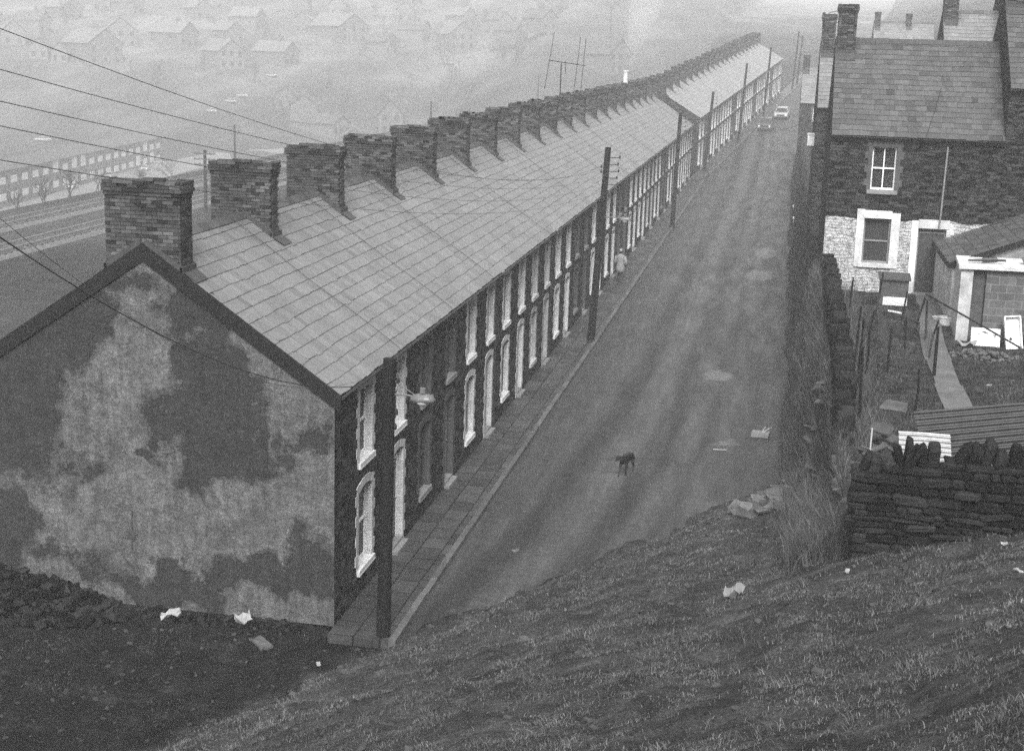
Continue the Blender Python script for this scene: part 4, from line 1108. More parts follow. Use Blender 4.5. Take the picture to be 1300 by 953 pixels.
# garden path and fence in the yard
mb = MB(); pts = [(13.35, 21.6), (13.3, 19), (13.05, 16), (13.0, 13), (12.95, 10), (12.95, 7), (13.1, 4), (13.3, 0)]
for (a, b) in zip(pts[:-1], pts[1:]):
    n = 3
    for i in range(n):
        x0 = a[0] + (b[0] - a[0]) * i / n; x1 = a[0] + (b[0] - a[0]) * (i + 1) / n; y0 = a[1] + (b[1] - a[1]) * i / n; y1 = a[1] + (b[1] - a[1]) * (i + 1) / n
        w = .33 + R.uniform(-.03, .03); z = yard_z(x0, y0) + .05 + R.uniform(-.008, .012); z1 = yard_z(x1, y1) + .05
        mb.hexa([(x0 - w, y0, z - .25), (x0 + w, y0, z - .25), (x1 + w, y1 + .02, z1 - .25), (x1 - w, y1 + .02, z1 - .25), (x0 - w, y0, z), (x0 + w, y0, z), (x1 + w, y1 + .02, z1), (x1 - w, y1 + .02, z1)])
M['path'] = plain('dull concrete path', .10, .85, .4, 1.6, .6, .01)
tag(mb.obj('path', M['path']), kind='structure')
FP = [(10.75, 17.5, 1.15, .05, 'at the left of the yard beside the long wall'), (11.6, 18.1, 1.25, .12, 'just left of the hutch'), (12.2, 14.4, .9, -.02, 'in the middle of the yard mesh'), (11.5, 11.0, 1.2, .04, 'at the near left corner of the mesh fence'),
      (12.55, 15.9, 1.1, .25, 'leaning right of the mesh middle'), (12.85, 15.3, 1.2, -.05, 'beside the path, upright'), (12.68, 10.9, 1.35, .0, 'at the near right corner of the mesh fence, thick and black'),
      (10.62, 8.4, 1.9, .03, 'tall one by the ruined wall'), (10.55, 5.4, 1.8, -.05, 'nearest one by the ruined wall'), (10.75, 12.4, 1.5, .05, 'half way along the long wall')]
for x, y, h, ln, lab in FP:
    t = thing('fence_post', 'dark rough fence post ' + lab, 'fence post', (x, y, yard_z(x, y)), 0, 'rough fence posts in the yard')
    mb = MB(); r = .045 if 'thick' in lab else .032; mb.tube([(0, 0, -.2), (ln * .5, 0, h * .5), (ln, .0, h)], [r * 1.1, r, r * .8], 7); mb.obj('stake', M['pole_wood'], t)
t = thing('wire_fence', 'sagging wire mesh strung between the yard fence posts', 'fence', (11.5, 11., 3.72))
mb = MB()
segs = [((0, 0), (1.18, -.1)), ((1.18, -.1), (1.3, 4.3)), ((0, 0), (.1, 7.1)), ((.1, 7.1), (1.05, 4.9)), ((1.05, 4.9), (1.3, 4.3))]
for a, b in segs:
    L = sqrt((a[0] - b[0]) ** 2 + (a[1] - b[1]) ** 2)
    for k in range(9): mb.tube([(a[0], a[1], .05 + .11 * k), ((a[0] + b[0]) / 2, (a[1] + b[1]) / 2, .03 + .11 * k - .03), (b[0], b[1], .05 + .11 * k)], .003, 3, cap=False)
    for k in range(int(L / .12)):
        u = k / (L / .12); mb.tube([(a[0] + (b[0] - a[0]) * u, a[1] + (b[1] - a[1]) * u, .02), (a[0] + (b[0] - a[0]) * u, a[1] + (b[1] - a[1]) * u, .92)], .0025, 3, cap=False)
mb.obj('mesh', M['steel'], t)

# litter
def scrap(lab, x, y, sx, sy, mat, seed, name='paper_scrap', cat='litter', thick=.012, rz=None, crumple=.35, dz=.02, group='pale litter on the ground'):
    rnd = random.Random(seed); n = 5; vs = []; top = []
    for j in range(n):
        for i in range(n):
            vs.append(((i / (n - 1) - .5) * sx * rnd.uniform(.85, 1.1), (j / (n - 1) - .5) * sy * rnd.uniform(.85, 1.1), rnd.uniform(0, crumple) * min(sx, sy)))
    fs = [(j * n + i, j * n + i + 1, (j + 1) * n + i + 1, (j + 1) * n + i) for j in range(n - 1) for i in range(n - 1)]
    o = len(vs); v2 = [(a, b, c - thick) for a, b, c in vs]; f2 = [tuple(q + o for q in f)[::-1] for f in fs]
    edge = [i for i in range(n)] + [i * n + n - 1 for i in range(1, n)] + [(n - 1) * n + i for i in range(n - 2, -1, -1)] + [i * n for i in range(n - 2, 0, -1)]
    f3 = [(edge[k], edge[k] + o, edge[(k + 1) % len(edge)] + o, edge[(k + 1) % len(edge)]) for k in range(len(edge))]
    mb = MB(); mb.add(vs + v2, fs + f2 + f3); ob_ = mb.obj(name, M[mat]); ob_.location = (x, y, ground_z(x, y) + dz + thick); ob_.rotation_euler = (rnd.uniform(-.15, .15), rnd.uniform(-.15, .15), rnd.uniform(0, 3) if rz is None else rz)
    return tag(ob_, lab, cat, group)
scrap('crumpled white paper at the gable foot just right of the rubble', -1.85, -.35, .34, .28, 'paper', 1, crumple=.8)
scrap('torn pale paper against the middle of the gable foot', -3.4, -.45, .42, .2, 'paper', 2, crumple=.8)
scrap('small white scrap at the front of the cinder heap', -5.9, -1.45, .2, .12, 'paper', 3)
scrap('white scrap lying on top of the cinder heap', -6.6, -.5, .25, .14, 'paper', 4, dz=.55)
scrap('grey flat stone on the dirt in front of the gable', -1.1, -1.3, .6, .25, 'slab_stone', 5, name='flat_stone', cat='stone', thick=.05, crumple=.05)
scrap('tiny white scrap on the dirt at far left', -7.4, -2.4, .16, .1, 'paper', 6)
scrap('pale scrap beside the foot of the near pole', .3, -1.9, .18, .08, 'paper', 7)
scrap('pale slab lying on the grass right of the near pole', 4.67, -3.6, .34, .16, 'slab_stone', 8, name='flat_stone', cat='stone', thick=.05, crumple=.05)
scrap('pale stick of wood on the grass in mid slope', 6.6, -1.7, .36, .07, 'cream', 9, name='wood_scrap', thick=.04, rz=.4, crumple=.1)
scrap('long dark slab on the grass below the wall corner', 9.3, -.9, .7, .16, 'slab_stone', 10, name='flat_stone', cat='stone', thick=.08, rz=.25, crumple=.05, dz=.05)
scrap('pale crumpled bag half buried low on the slope', 8.15, -4.2, .38, .3, 'concrete', 11, crumple=.9)
scrap('small white scrap on the grass under the wall corner', 9.9, -4.9, .14, .07, 'paper', 12)
scrap('white scrap on the grass right of centre', 12.0, -7.4, .2, .07, 'paper', 13)
scrap('small bone white scrap near the right edge of the slope', 12.2, -4.8, .1, .1, 'paper', 14)
scrap('white strip of board on the yard earth before the hutch', 12.15, 18.0, .4, .1, 'white_wood', 15, name='board_scrap', thick=.03, crumple=.02, rz=0)
scrap('crumpled white cloth at the foot of the outhouse pier', 13.95, 14.9, .5, .22, 'paper', 16, name='rag', crumple=.9)
scrap('white scrap on the yard soil below the rubbish', 14.3, 8.2, .14, .1, 'paper', 17, crumple=.8)
scrap('tiny scrap on the soil right of the path', 14.0, 10.4, .1, .1, 'paper', 18)
t = thing('road_board', 'pale rectangular board lying on the road near the right edge', 'board', (8.33, 18., -.12), radians(-4))
mb = MB(); mb.box(-.27, .27, -.3, .3, .02, .1); mb.obj('board', M['concrete'], t)
mb = MB(); mb.tube([(.1, .1, .1), (.22, .2, .2), (.32, .3, .22)], .012, 5); mb.tube([(.05, .1, .1), (.12, .3, .24)], .01, 5); mb.obj('wire_end', M['cream'], t)
t = thing('road_stick', 'short white stick lying on the road below the pale board', 'stick', (7.15, 15.9, -.11)); mb = MB(); mb.tube([(-.2, 0, .02), (.2, .03, .025)], .02, 6); mb.obj('rod', M['paper'], t)

# ------------------------------------------------------------------ turf, brush and stalks
def blades(name, n, seed, area, hfun, wid, mat, label, cat='grass', segs=2, lean=.6):
    rng = np.random.default_rng(seed); V = []; F = []; c = 0; k = 0; tries = 0
    while k < n and tries < n * 6:
        tries += 1
        x, y, dens = area(rng)
        if rng.random() > dens: continue
        z = ground_z(x, y); h = hfun(rng, x, y); a = rng.random() * 6.283; w = wid * (.6 + .8 * rng.random())
        la = rng.random() * 6.283; l = lean * h * (.3 + rng.random())
        dx, dy = cos(a) * w, sin(a) * w; lx, ly = cos(la) * l, sin(la) * l
        V += [(x - dx, y - dy, z - .02), (x + dx, y + dy, z - .02), (x + dx * .7 + lx * .4, y + dy * .7 + ly * .4, z + h * .6), (x - dx * .7 + lx * .4, y - dy * .7 + ly * .4, z + h * .6), (x + lx, y + ly, z + h)]
        F += [(c, c + 1, c + 2, c + 3), (c + 3, c + 2, c + 4)]; c += 5; k += 1
    me = bpy.data.meshes.new(name); me.from_pydata(V, [], F); me.materials.append(M[mat]); me.update()
    return tag(link(bpy.data.objects.new(name, me)), label, cat, kind='stuff')
def hill_area(rng):
    y = 13 - rng.random() ** .8 * 32; x = -2 + rng.random() * 19
    d = hill_d(x, y)
    if d < .15 or (x > 9.8 and y > -4.15) or y > 13: return x, y, 0
    dn = nz(x, y, .9, 4.) * 1.4 + .5 + nz(x, y, 3.1, 2.) * .9
    return x, y, max(0.04, min(1, dn)) * min(1, d / 1.0)
blades('turf', 260000, 1, hill_area, lambda r, x, y: .012 + .035 * r.random() ** 2 + (.07 * r.random() if nz(x, y, 1.9, 21.) > .32 else 0), .005, 'turf', 'short dry winter turf over the near slope', lean=1.3)
def bank_area(rng):
    y = -3.5 + rng.random() * 27; x = 9.0 + rng.random() * 1.1
    return x, y, (1 if x > 9.25 else .35) * (1 if y < 20 else .5)
blades('bank_grass', 60000, 2, bank_area, lambda r, x, y: .18 + .55 * r.random() ** 1.5, .006, 'brush', 'tangled dead grass and brush on the steep bank', lean=.5)
def yard_area(rng):
    y = -3 + rng.random() * 24; x = 10.4 + rng.random() * 6
    dn = nz(x, y, .8, 7.) + .35
    if 12.6 < x < 13.4: dn = 0
    if x < 11.1: dn = .8
    return x, y, max(0, min(1, dn))
blades('yard_grass', 26000, 3, yard_area, lambda r, x, y: .04 + .12 * r.random() ** 2 + (.5 * r.random() if x < 11.1 else 0), .005, 'brush', 'patchy dead weeds on the yard earth', lean=.6)
def gap_area(rng):
    y = -5 + rng.random() * 4.5; x = -12 + rng.random() * 14
    return x, y, max(0, nz(x, y, .9, 1.) - .12)
blades('dirt_grass', 5000, 5, gap_area, lambda r, x, y: .02 + .06 * r.random(), .004, 'turf', 'thin grass tufts on the dark dirt', lean=1.)

def pebbles(name, n, seed, area, smin, smax, mat, lab):
    rnd = random.Random(seed); mb = MB()
    for i in range(n):
        x, y = area(rnd); s_ = smin + (smax - smin) * rnd.random() ** 3
        rot = Matrix.Rotation(rnd.uniform(0, 6.28), 3, 'Z') @ Matrix.Rotation(rnd.uniform(-.4, .4), 3, 'X')
        mb.stone((x, y, ground_z(x, y) + s_ * .12), (s_, s_ * rnd.uniform(.5, .9), s_ * rnd.uniform(.3, .6)), .16, rnd, rot)
    tag(mb.obj(name, M[mat], fix=False), lab, 'gravel', kind='stuff')
def a1(r):
    while True:
        x, y = r.uniform(-1, 13), r.uniform(-12, 11)
        if hill_d(x, y) > .1 and not (x > 9.7 and y > -4.3): return x, y
M['dclod'] = plain('dark grit', .02, .9, .6, 9, .5, .01, .9)
M['clod'] = plain('earth clods and stones', .03, .9, .5, 9, .5, .01, .8)
pebbles('clods', 1500, 31, a1, .02, .13, 'clod', 'small clods and stones scattered through the turf')
pebbles('dirt_stones', 1100, 32, lambda r: (r.uniform(-9, 1.2), r.uniform(-6, -.4)), .015, .10, 'dclod', 'small stones scattered over the dark dirt')
pebbles('yard_stones', 700, 33, lambda r: (r.uniform(10.5, 16), r.uniform(-3, 17)), .03, .16, 'clod', 'bits of stone and rubbish over the yard soil')
pebbles('verge_stones', 500, 34, lambda r: (9.05 + abs(r.gauss(0, .22)), r.uniform(3, 60)), .04, .22, 'clod', 'stones and litter along the right edge of the road')
def weed(x, y, n, h, spread, seed, lab, group='bare weed stalks', mat='twig_dark', r=.006):
    rnd = random.Random(seed); t = thing('weed_clump', lab, 'weed', (x, y, ground_z(x, y)), 0, group); mb = MB()
    for i in range(n):
        a = rnd.uniform(0, 6.28); l = h * rnd.uniform(.4, 1.); q = spread * rnd.uniform(.2, 1.); bx, by = rnd.gauss(0, .05), rnd.gauss(0, .05)
        p = [(bx, by, -.04), (bx + cos(a) * q * .3, by + sin(a) * q * .3, l * .5), (bx + cos(a) * q, by + sin(a) * q, l)]
        mb.tube(p, [r, r * .8, r * .4], 4, cap=False)
        if rnd.random() < .7:
            b = a + rnd.uniform(-1.2, 1.2); s0 = Vector(p[1]); mb.tube([s0, s0 + Vector((cos(b) * q * .5, sin(b) * q * .5, l * .35))], [r * .6, r * .3], 3, cap=False)
    mb.obj('stalks', M[mat], t)
for i_, (x_, y_, h_, l_) in enumerate([(11.9, 7.2, 1.0, 'near the lower end of the yard'), (12.3, 17.2, .9, 'close in front of the hutch'), (12.75, 13.2, 1.1, 'left of the path, halfway down'), (10.9, 10.2, 1.3, 'in the weeds left of the mesh'), (11.2, 14.6, 1.0, 'left back corner of the mesh')]):
    t = thing('fence_post', 'thin crooked fence post ' + l_, 'fence post', (x_, y_, yard_z(x_, y_)), 0, 'rough fence posts in the yard')
    mb = MB(); mb.tube([(0, 0, -.2), (.05, 0, h_ * .5), (.02 + .08 * (i_ % 3), .0, h_)], [.035, .03, .024], 7); mb.obj('stake', M['pole_wood'], t)
WL = [(4.3, -1.0, 26, .6, .35, 'broad bare clump where the slope meets the road in the middle'), (5.0, -1.4, 12, .5, .25, 'thin clump just right of the broad road edge clump'),
      (7.5, -3.6, 10, .5, .22, 'bare clump low on the slope right of centre, nearer the road'), (6.9, -4.4, 12, .45, .3, 'spreading clump left of the pale bag'), (7.6, -5.1, 9, .5, .2, 'upright clump below the pale bag'),
      (10.5, -6.8, 12, .5, .22, 'clump on the slope below the wall corner'), (12.6, -7.6, 14, .55, .3, 'clump near the right edge of the slope'), (13.0, -9.0, 10, .6, .3, 'lowest clump at the right edge'),
      (9.9, -8.6, 8, .5, .16, 'small clump at the bottom right of centre'), (5.6, -6.4, 12, .4, .3, 'low clump at the bottom centre'), (6.2, .5, 10, .45, .25, 'clump at the upper edge of the slope by the road'),
      (8.6, 2.2, 14, .5, .3, 'clump below the tumbled slabs'), (10.4, -5.0, 10, .4, .2, 'clump hugging the foot of the wall'), (11.8, -5.2, 14, .4, .3, 'grassy clump midway along the wall foot'), (3.4, -4.7, 9, .35, .25, 'low clump left of the pale slab')]
for i, (x, y, n, h, sp, lab) in enumerate(WL): weed(x, y, n, h, sp, 70 + i, 'dark ' + lab)
BR = [(9.9, -2.9, 60, .9, .5, 'tall dry brush against the left end of the near wall'), (9.75, -1.2, 50, .8, .5, 'pale dry brush sprawling left of the wall corner'), (9.5, 1.5, 55, .9, .45, 'tall dry brush midway up the bank'),
      (9.55, 4.3, 60, 1.1, .45, 'tall dry brush where the long wall ends'), (9.5, 7.4, 50, 1.0, .4, 'dry brush behind the tumbled slabs'), (9.55, 11., 50, 1.0, .4, 'dry brush on the bank below the long wall'),
      (9.6, 15., 45, 1., .4, 'dry brush on the bank near the whitewashed house'), (9.5, 19.2, 45, 1., .4, 'farthest dry brush on the bank at the house corner'), (10.7, 2.2, 40, 1.2, .3, 'dry brush inside the yard at the ruined wall end')]
for i, (x, y, n, h, sp, lab) in enumerate(BR): weed(x, y, n, h, sp, 170 + i, lab, 'tall dry brush on the bank', 'twig', .006)
# ------------------------------------------------------------------ poles, lamps, wires
def utility_pole(lab, base, top, r0, r1, lamp=None, ins=None, cross=None, name='utility_pole', group='timber poles along the left kerb'):
    b = Vector(base); tp = Vector(top) - b
    t = thing(name, lab, 'utility pole', base, 0, group)
    mb = MB(); mb.tube([(0, 0, -.5)] + [tuple(tp * k) for k in (0, .33, .66, 1.)], [r0, r0, r0 + (r1 - r0) * .33, r0 + (r1 - r0) * .66, r1], 12); mb.obj('shaft', M['pole_wood'], t)
    if lamp:
        z, L = lamp; f = z / tp.z; a = tp * f
        mb = MB(); mb.tube([a, a + Vector((L * .5, -.03, .02)), a + Vector((L, -.05, -.02))], .02, 6); mb.tube([a + Vector((0, 0, .35)), a + Vector((L * .8, -.04, 0.02))], .01, 5)
        arm = mb.obj('lamp_arm', M['lamp_metal'], t)
        mb = MB(); e = a + Vector((L, -.05, -.05))
        n = 14; prof = [(.03, .12), (.12, .11), (.19, .07), (.22, .03), (.225, .0), (.21, -.03)]
        vs = [];  # elongated hood
        for r, z_ in prof: vs += [(e.x + r * 1.15 * cos(2 * pi * j / n), e.y + r * .6 * sin(2 * pi * j / n), e.z + z_) for j in range(n)]
        fs = [(i * n + j, i * n + (j + 1) % n, (i + 1) * n + (j + 1) % n, (i + 1) * n + j) for i in range(len(prof) - 1) for j in range(n)] + [tuple(range(n)), tuple(range((len(prof) - 1) * n, len(prof) * n))]
        mb.add(vs, fs); mb.box(e.x - .05, e.x + .05, e.y - .04, e.y + .04, e.z + .14, e.z + .24); mb.obj('lamp_head', M['lamp_metal'], t, smooth=False)
        mb = MB(); mb.tube([e + Vector((0, 0, -.03)), e + Vector((0, 0, -.07)), e + Vector((0, 0, -.11))], [.13, .12, .06], 12); mb.obj('glass_bowl', M['cream'], t)
    if ins:
        for (z, dx) in ins:
            f = z / tp.z; a = tp * f; mb = MB()
            mb.tube([a, a + Vector((dx, 0, 0))], .016, 5); mb.tube([a + Vector((dx, 0, -.03)), a + Vector((dx, 0, .04)), a + Vector((dx, 0, .1))], [.03, .04, .02], 8); mb.obj('insulator', M['iron'], t)
    if cross:
        for z, w in cross:
            mb = MB(); f = z / tp.z; a = tp * f; mb.box(a.x - w, a.x + w, a.y - .13, a.y - .05, a.z - .05, a.z + .05)
            for k in (-.9, -.45, .45, .9): mb.tube([(a.x + w * k, a.y - .09, a.z + .05), (a.x + w * k, a.y - .09, a.z + .17)], .03, 6)
            mb.obj('crossarm', M['old_wood'], t)
    return t
INS2 = [(7.5, .5), (7.22, .46), (6.95, .5), (6.68, .46), (6.42, .5), (7.1, -.2), (6.9, -.2)]
utility_pole('nearest thick timber pole with a hooded street lamp in front of the gable corner', (1.11, -.19, 0), (1.18, -.19, 5.8), .15, .13, (5.08, .7), [(5.6, .18), (5.35, .18), (5.1, -.12), (4.7, .16), (4.4, .14)])
utility_pole('tall leaning timber pole, second from the viewer, with five side insulators', (1.17, 30.4, 0), (1.56, 30.4, 7.9), .16, .12, (5.1, .95), INS2)
utility_pole('third timber pole along the pavement, near the end of the near row', (1.34, 69.3, 0), (1.52, 69.3, 7.6), .16, .12, None, [(7.2, .4), (7.0, .4), (6.7, .4), (6.4, .4), (6.1, .4)])
utility_pole('fourth timber pole standing at the gap between the two rows', (1.14, 107.7, .0), (1.62, 107.7, 7.9), .16, .12, (5., -.9), [(7.4, .4), (7.1, .4), (6.8, .4)])
for i, (s, hh, lab) in enumerate([(22., 8.4, 'fifth timber pole on the climbing kerb, left of the parked cars'), (47., 8.6, 'sixth timber pole on the climbing kerb beyond the cars'), (88., 8.6, 'hazy seventh timber pole near the top of the street'), (96., 7.6, 'hazy eighth pole beside the seventh')]):
    b = Vector(far(s, 1.15, 0)); utility_pole(lab, tuple(b), (b.x + .45, b.y, b.z + hh), .15, .11, None, [(hh - .5, .35), (hh - .8, .35)])
utility_pole('timber pole standing on the near slope just outside the left of the picture', (1.75, -16., 3.2), (1.9, -16., 12.1), .16, .12, None, [(8.75, .3), (8.5, .3), (8.2, .3), (7.95, .3), (7.65, .3), (7.3, .2), (7.1, .2)])
wn = 0
def wire(a, b, sag, r, lab, n=28, group='overhead wires'):
    a, b = Vector(a), Vector(b); mb = MB()
    mb.tube([a + (b - a) * (i / n) - Vector((0, 0, sag * 4 * (i / n) * (1 - i / n))) for i in range(n + 1)], r, 5)
    return tag(mb.obj('overhead_wire', M['iron']), lab, 'wire', group)
P2 = Vector((1.17, 30.4, 0)); d2 = Vector((.39, 0, 7.9))
for i, (z0, S) in enumerate([(12.0, 1.12), (11.66, .8), (11.4, .75), (11.2, .8), (10.92, .8)]):
    zi, dx = INS2[i]; e = P2 + d2 * (zi / 7.9) + Vector((dx, 0, .08))
    wire((2.2, -16, z0), tuple(e), S, .004, 'thin overhead wire sweeping over the chimneys, %s of five from the top' % ['highest', 'second', 'middle', 'fourth', 'lowest'][i])
wire((1.95, -16, 10.5), (1.28, -.19, 5.45), .72, .008, 'thick cable sagging across the gable to the nearest pole')
wire((1.95, -16, 10.72), (1.28, -.19, 5.75), 1.05, .003, 'thinner wire above the thick cable on the gable side')
wire((1.2, -.19, 5.3), (.1, 4.2, 4.72), .1, .005, 'service wire from the nearest pole to the first house')
wire((1.05, -.19, 5.5), (.13, .2, 4.78), .03, .005, 'short service wire from the nearest pole to the eaves corner')
P4 = (1.6, 107.7, 7.)
P3 = (1.75, 69.3, 7.)
for i in range(3):
    wire((2.05, 30.4, 7.4 - .3 * i), (1.9, 69.3, 7.2 - .3 * i), .9, .005, 'wire from the leaning pole to the third pole, %s of three' % ['top', 'middle', 'bottom'][i])
    wire((1.9, 69.3, 7.2 - .3 * i), (1.98, 107.7, 7.4 - .3 * i), .9, .005, 'wire from the third pole to the fourth pole, %s of three' % ['top', 'middle', 'bottom'][i])
wire((1.9, 69.3, 7.0), (9.9, 41.5, 8.9), .9, .009, 'service wire crossing the street from the third pole to the dark gable')
wire((2.0, 107.7, 7.0), (9.7, 112., 6.5), .7, .012, 'upper service wire crossing the street at the fourth pole')
wire((2.0, 107.7, 6.4), (9.9, 46., 8.6), 1.2, .010, 'lower service wire crossing the street at the fourth pole')

# railway telegraph poles
for i, (x, y, h, lab) in enumerate([(-39.5, 87., 5.3, 'nearest trackside telegraph pole with three crossarms behind the second chimney'), (-62., 150., 6., 'telegraph pole beyond the tracks before the panelled flats'), (-39.5, 165., 6.6, 'trackside telegraph pole showing above the fifth chimney'),
                                    (-39.5, 250., 8.6, 'faint telegraph pole left of the tall aerial'), (-39.5, 360., 11.5, 'faint telegraph pole right of the tall aerial'), (-39.5, 470., 13., 'faintest telegraph pole near the end of the near row')]):
    gz = terrain(x, y)
    utility_pole(lab, (x, y, gz), (x, y, gz + h), .16, .12, None, None, [(h - .3, .95), (h - .75, .95), (h - 1.2, .95)], 'telegraph_pole', 'telegraph poles beside the railway')

# tall H aerial
t = thing('tv_aerial', 'tall multi-rod television aerial on a thin mast above the near row chimneys', 'aerial', (-4.03, 53.05, 8.6))
mb = MB(); mb.tube([(0, 0, -.6), (0, 0, 2.2)], .035, 6); mb.obj('mast', M['iron'], t)
mb = MB(); mb.tube([(-.62, -.3, 2.35), (1.25, .6, 2.1)], .025, 5); mb.obj('boom', M['iron'], t)
for (u, a, b, tx) in ((0., -1.6, 1.55, .22), (.78, -1.5, 1.5, .14), (.95, -1.5, 1.5, .1), (.45, -.6, .1, -.05)):
    mb = MB(); p = Vector((-.62, -.3, 2.35)) + (Vector((1.25, .6, 2.1)) - Vector((-.62, -.3, 2.35))) * u
    mb.tube([p + Vector((tx * a / 1.5, 0, a)), p + Vector((tx * b / 1.5, 0, b))], .018, 5); mb.obj('rod', M['iron'], t)

# ------------------------------------------------------------------ railway and valley
def track(x, lab):
    t = thing('railway_track', lab, 'railway track', (x, 25., -3.02), 0, 'railway tracks in the valley')
    for sx in (-.72, .72):
        mb = MB(); mb.box(sx - .04, sx + .04, 0, 420, .16, .30); mb.obj('rail', M['rail'], t)
    mb = MB(); rnd = random.Random(int(-x))
    for k in range(520): mb.box(-1.3 + rnd.uniform(-.05, .05), 1.3 + rnd.uniform(-.05, .05), k * .8, k * .8 + .26, .04, .16)
    mb.obj('sleepers', M['sleeper'], t)
    mb = MB(); mb.prism([(-2.1, -.15), (-1.6, .07), (1.6, .07), (2.1, -.15)], 'y', -1, 421); mb.obj('ballast', M['ballast'], t)
track(-43.4, 'railway track nearer the terrace backs'); track(-50.3, 'railway track farther out beside the embankment')

# two storey flats with white panels
t = thing('flats_block', 'long two-storey block of flats with white window panels beyond the railway', 'building', (-104.2, 140., -14.7), radians(7.3))
Lb = 112.; mb = MB(); mb.box(-8, 0, 0, Lb, 0, 5.1); mb.obj('wall', M['far_dark'], t)
mb = MB(); mb.prism([(.4, 5.1), (-4, 6.0), (-8.4, 5.1)], 'y', -.3, Lb + .3); mb.obj('roof', M['far_roof'], t)
rnd = random.Random(4); k = 0; y = 1.
while y < Lb - 3:
    for z in (.5, 3.0):
        u = rnd.random(); full = u < .18
        mb = MB(); mb.box(0, .06, y, y + 2.3, z, z + (1.9 if full else 1.1)); w = mb.obj('panel', M['panel_white'], t)
        if not full:
            mb = MB(); mb.box(0, .05, y, y + 2.3, z + 1.1, z + 2.0); mb.obj('window', M['window_dark'], t)
    y += 4.3
t = thing('flats_porch', 'low brick porch at the left part of the panelled flats', 'porch', (-104.0, 148., -14.7), radians(7.3)); mb = MB(); mb.box(0, 2.4, 0, 4, 0, 4.4); mb.obj('wall', M['far_dark'], t); mb = MB(); mb.box(-.1, 2.5, -.1, 4.1, 4.4, 4.6); mb.obj('roof', M['far_roof'], t)

def far_house(lab, x, y, w, l, h, rh, rz, wm, rm, seed, nwin=3, chim=True, group='houses on the far hillside', storey=2):
    """gable faces local -y; ridge runs along local y"""
    rnd = random.Random(seed); z = terrain(x, y) - .3
    t = thing('distant_house', lab, 'house', (x, y, z), rz, group)
    mb = MB(); mb.box(-w / 2, w / 2, 0, l, 0, h); mb.prism([(-w / 2, h), (w / 2, h), (0, h + rh)], 'y', .0, .25); mb.prism([(-w / 2, h), (w / 2, h), (0, h + rh)], 'y', l - .25, l); wl = mb.obj('wall', M[wm], t)
    mb = MB(); e = .4; k = rh / (w / 2)
    for s in (-1, 1): mb.hexa([(0, -e, h + rh), (s * (w / 2 + e), -e, h - e * k), (s * (w / 2 + e), l + e, h - e * k), (0, l + e, h + rh), (0, -e, h + rh + .15), (s * (w / 2 + e), -e, h - e * k + .15), (s * (w / 2 + e), l + e, h - e * k + .15), (0, l + e, h + rh + .15)])
    rf = mb.obj('roof', M[rm], t)
    if chim:
        mb = MB(); mb.box(-.5, .5, l * .3, l * .3 + .7, h + rh * .6, h + rh + 1.3); mb.obj('chimney', M['far_dark'], rf)
    for st in range(storey):
        for i in range(nwin):
            xx = -w / 2 + w * (i + .5) / nwin; zz = 1. + st * 2.7
            if zz + 1.4 > h + .3: continue
            mb = MB(); mb.box(xx - .45, xx + .45, -.06, 0, zz, zz + 1.3); mb.obj('window', M['window_dark'], t)
        for i in range(max(2, int(l / 3.5))):
            yy = l * (i + .5) / max(2, int(l / 3.5)); zz = 1. + st * 2.7
            if zz + 1.4 > h: continue
            mb = MB(); mb.box(w / 2, w / 2 + .06, yy - .5, yy + .5, zz, zz + 1.3); mb.obj('window', M['window_dark'], t)
    return t
FH = [('tall dark gabled hall with a long side roof on the left hillside', -170.8, 332, 14, 24, 8, 5, .9, 'far_dark', 'far_roof_pale', 3),
      ('pale gabled house partly behind the dark hall', -176, 352, 13, 18, 7, 5, .5, 'far_wall', 'far_roof_pale', 3),
      ('small white twin gabled house at far left of the hillside', -189.1, 330, 7, 9, 5, 3, .2, 'far_wall', 'far_roof', 2),
      ('small white house beside the twin gabled one', -182, 328, 6, 9, 5, 3, .5, 'far_wall', 'far_roof', 2),
      ('large pale gable fronted house with three upper windows on the hillside', -139.3, 342, 10, 20, 7, 4, .75, 'far_wall', 'far_roof_pale', 3),
      ('dark roofed house right of the pale gable fronted one', -126, 352, 9, 16, 6, 3.5, 1.2, 'far_dark', 'far_roof_pale', 3),
      ('dark house with white edged gable above the row chimneys', -104.5, 300, 9, 10, 5.5, 3.2, .25, 'far_dark', 'far_roof', 2),
      ('smaller white edged gable house beside the parked cars road', -112, 308, 7, 10, 5, 3, .25, 'far_dark', 'far_roof', 2),
      ('low building with a row of white windows in the valley', -92, 290, 8, 20, 4.5, 2.5, 1.1, 'far_wall', 'far_roof', 3),
      ('tall narrow gable with white bargeboards just above the fourth chimney', -82, 296, 8, 12, 7, 4.5, .2, 'far_dark', 'far_roof', 2),
      ('low gabled house in front of the narrow gable', -86, 280, 9, 9, 4, 3, .3, 'far_dark', 'far_roof', 2),
      ('faint terrace gable above the sixth chimney', -88, 395, 12, 20, 7, 5, .6, 'far_dark', 'far_roof_pale', 3),
      ('faint broad roofed house high on the misty hillside', -120, 390, 14, 24, 7, 5, .9, 'far_dark', 'far_roof_pale', 3),
      ('faint dark house mass beyond the tall aerial', -33, 330, 10, 18, 7, 5, .8, 'far_dark', 'far_roof', 3),
      ('faint house at the extreme left of the hillside', -203, 342, 9, 12, 6, 4, .6, 'far_wall', 'far_roof_pale', 2),
      ('misty house high above the dark hall', -205, 380, 10, 16, 6, 4, 1.0, 'far_dark', 'far_roof_pale', 3),
      ('misty house between the hall and the pale gable house', -160, 362, 10, 18, 6, 4, 1.2, 'far_dark', 'far_roof_pale', 3)]
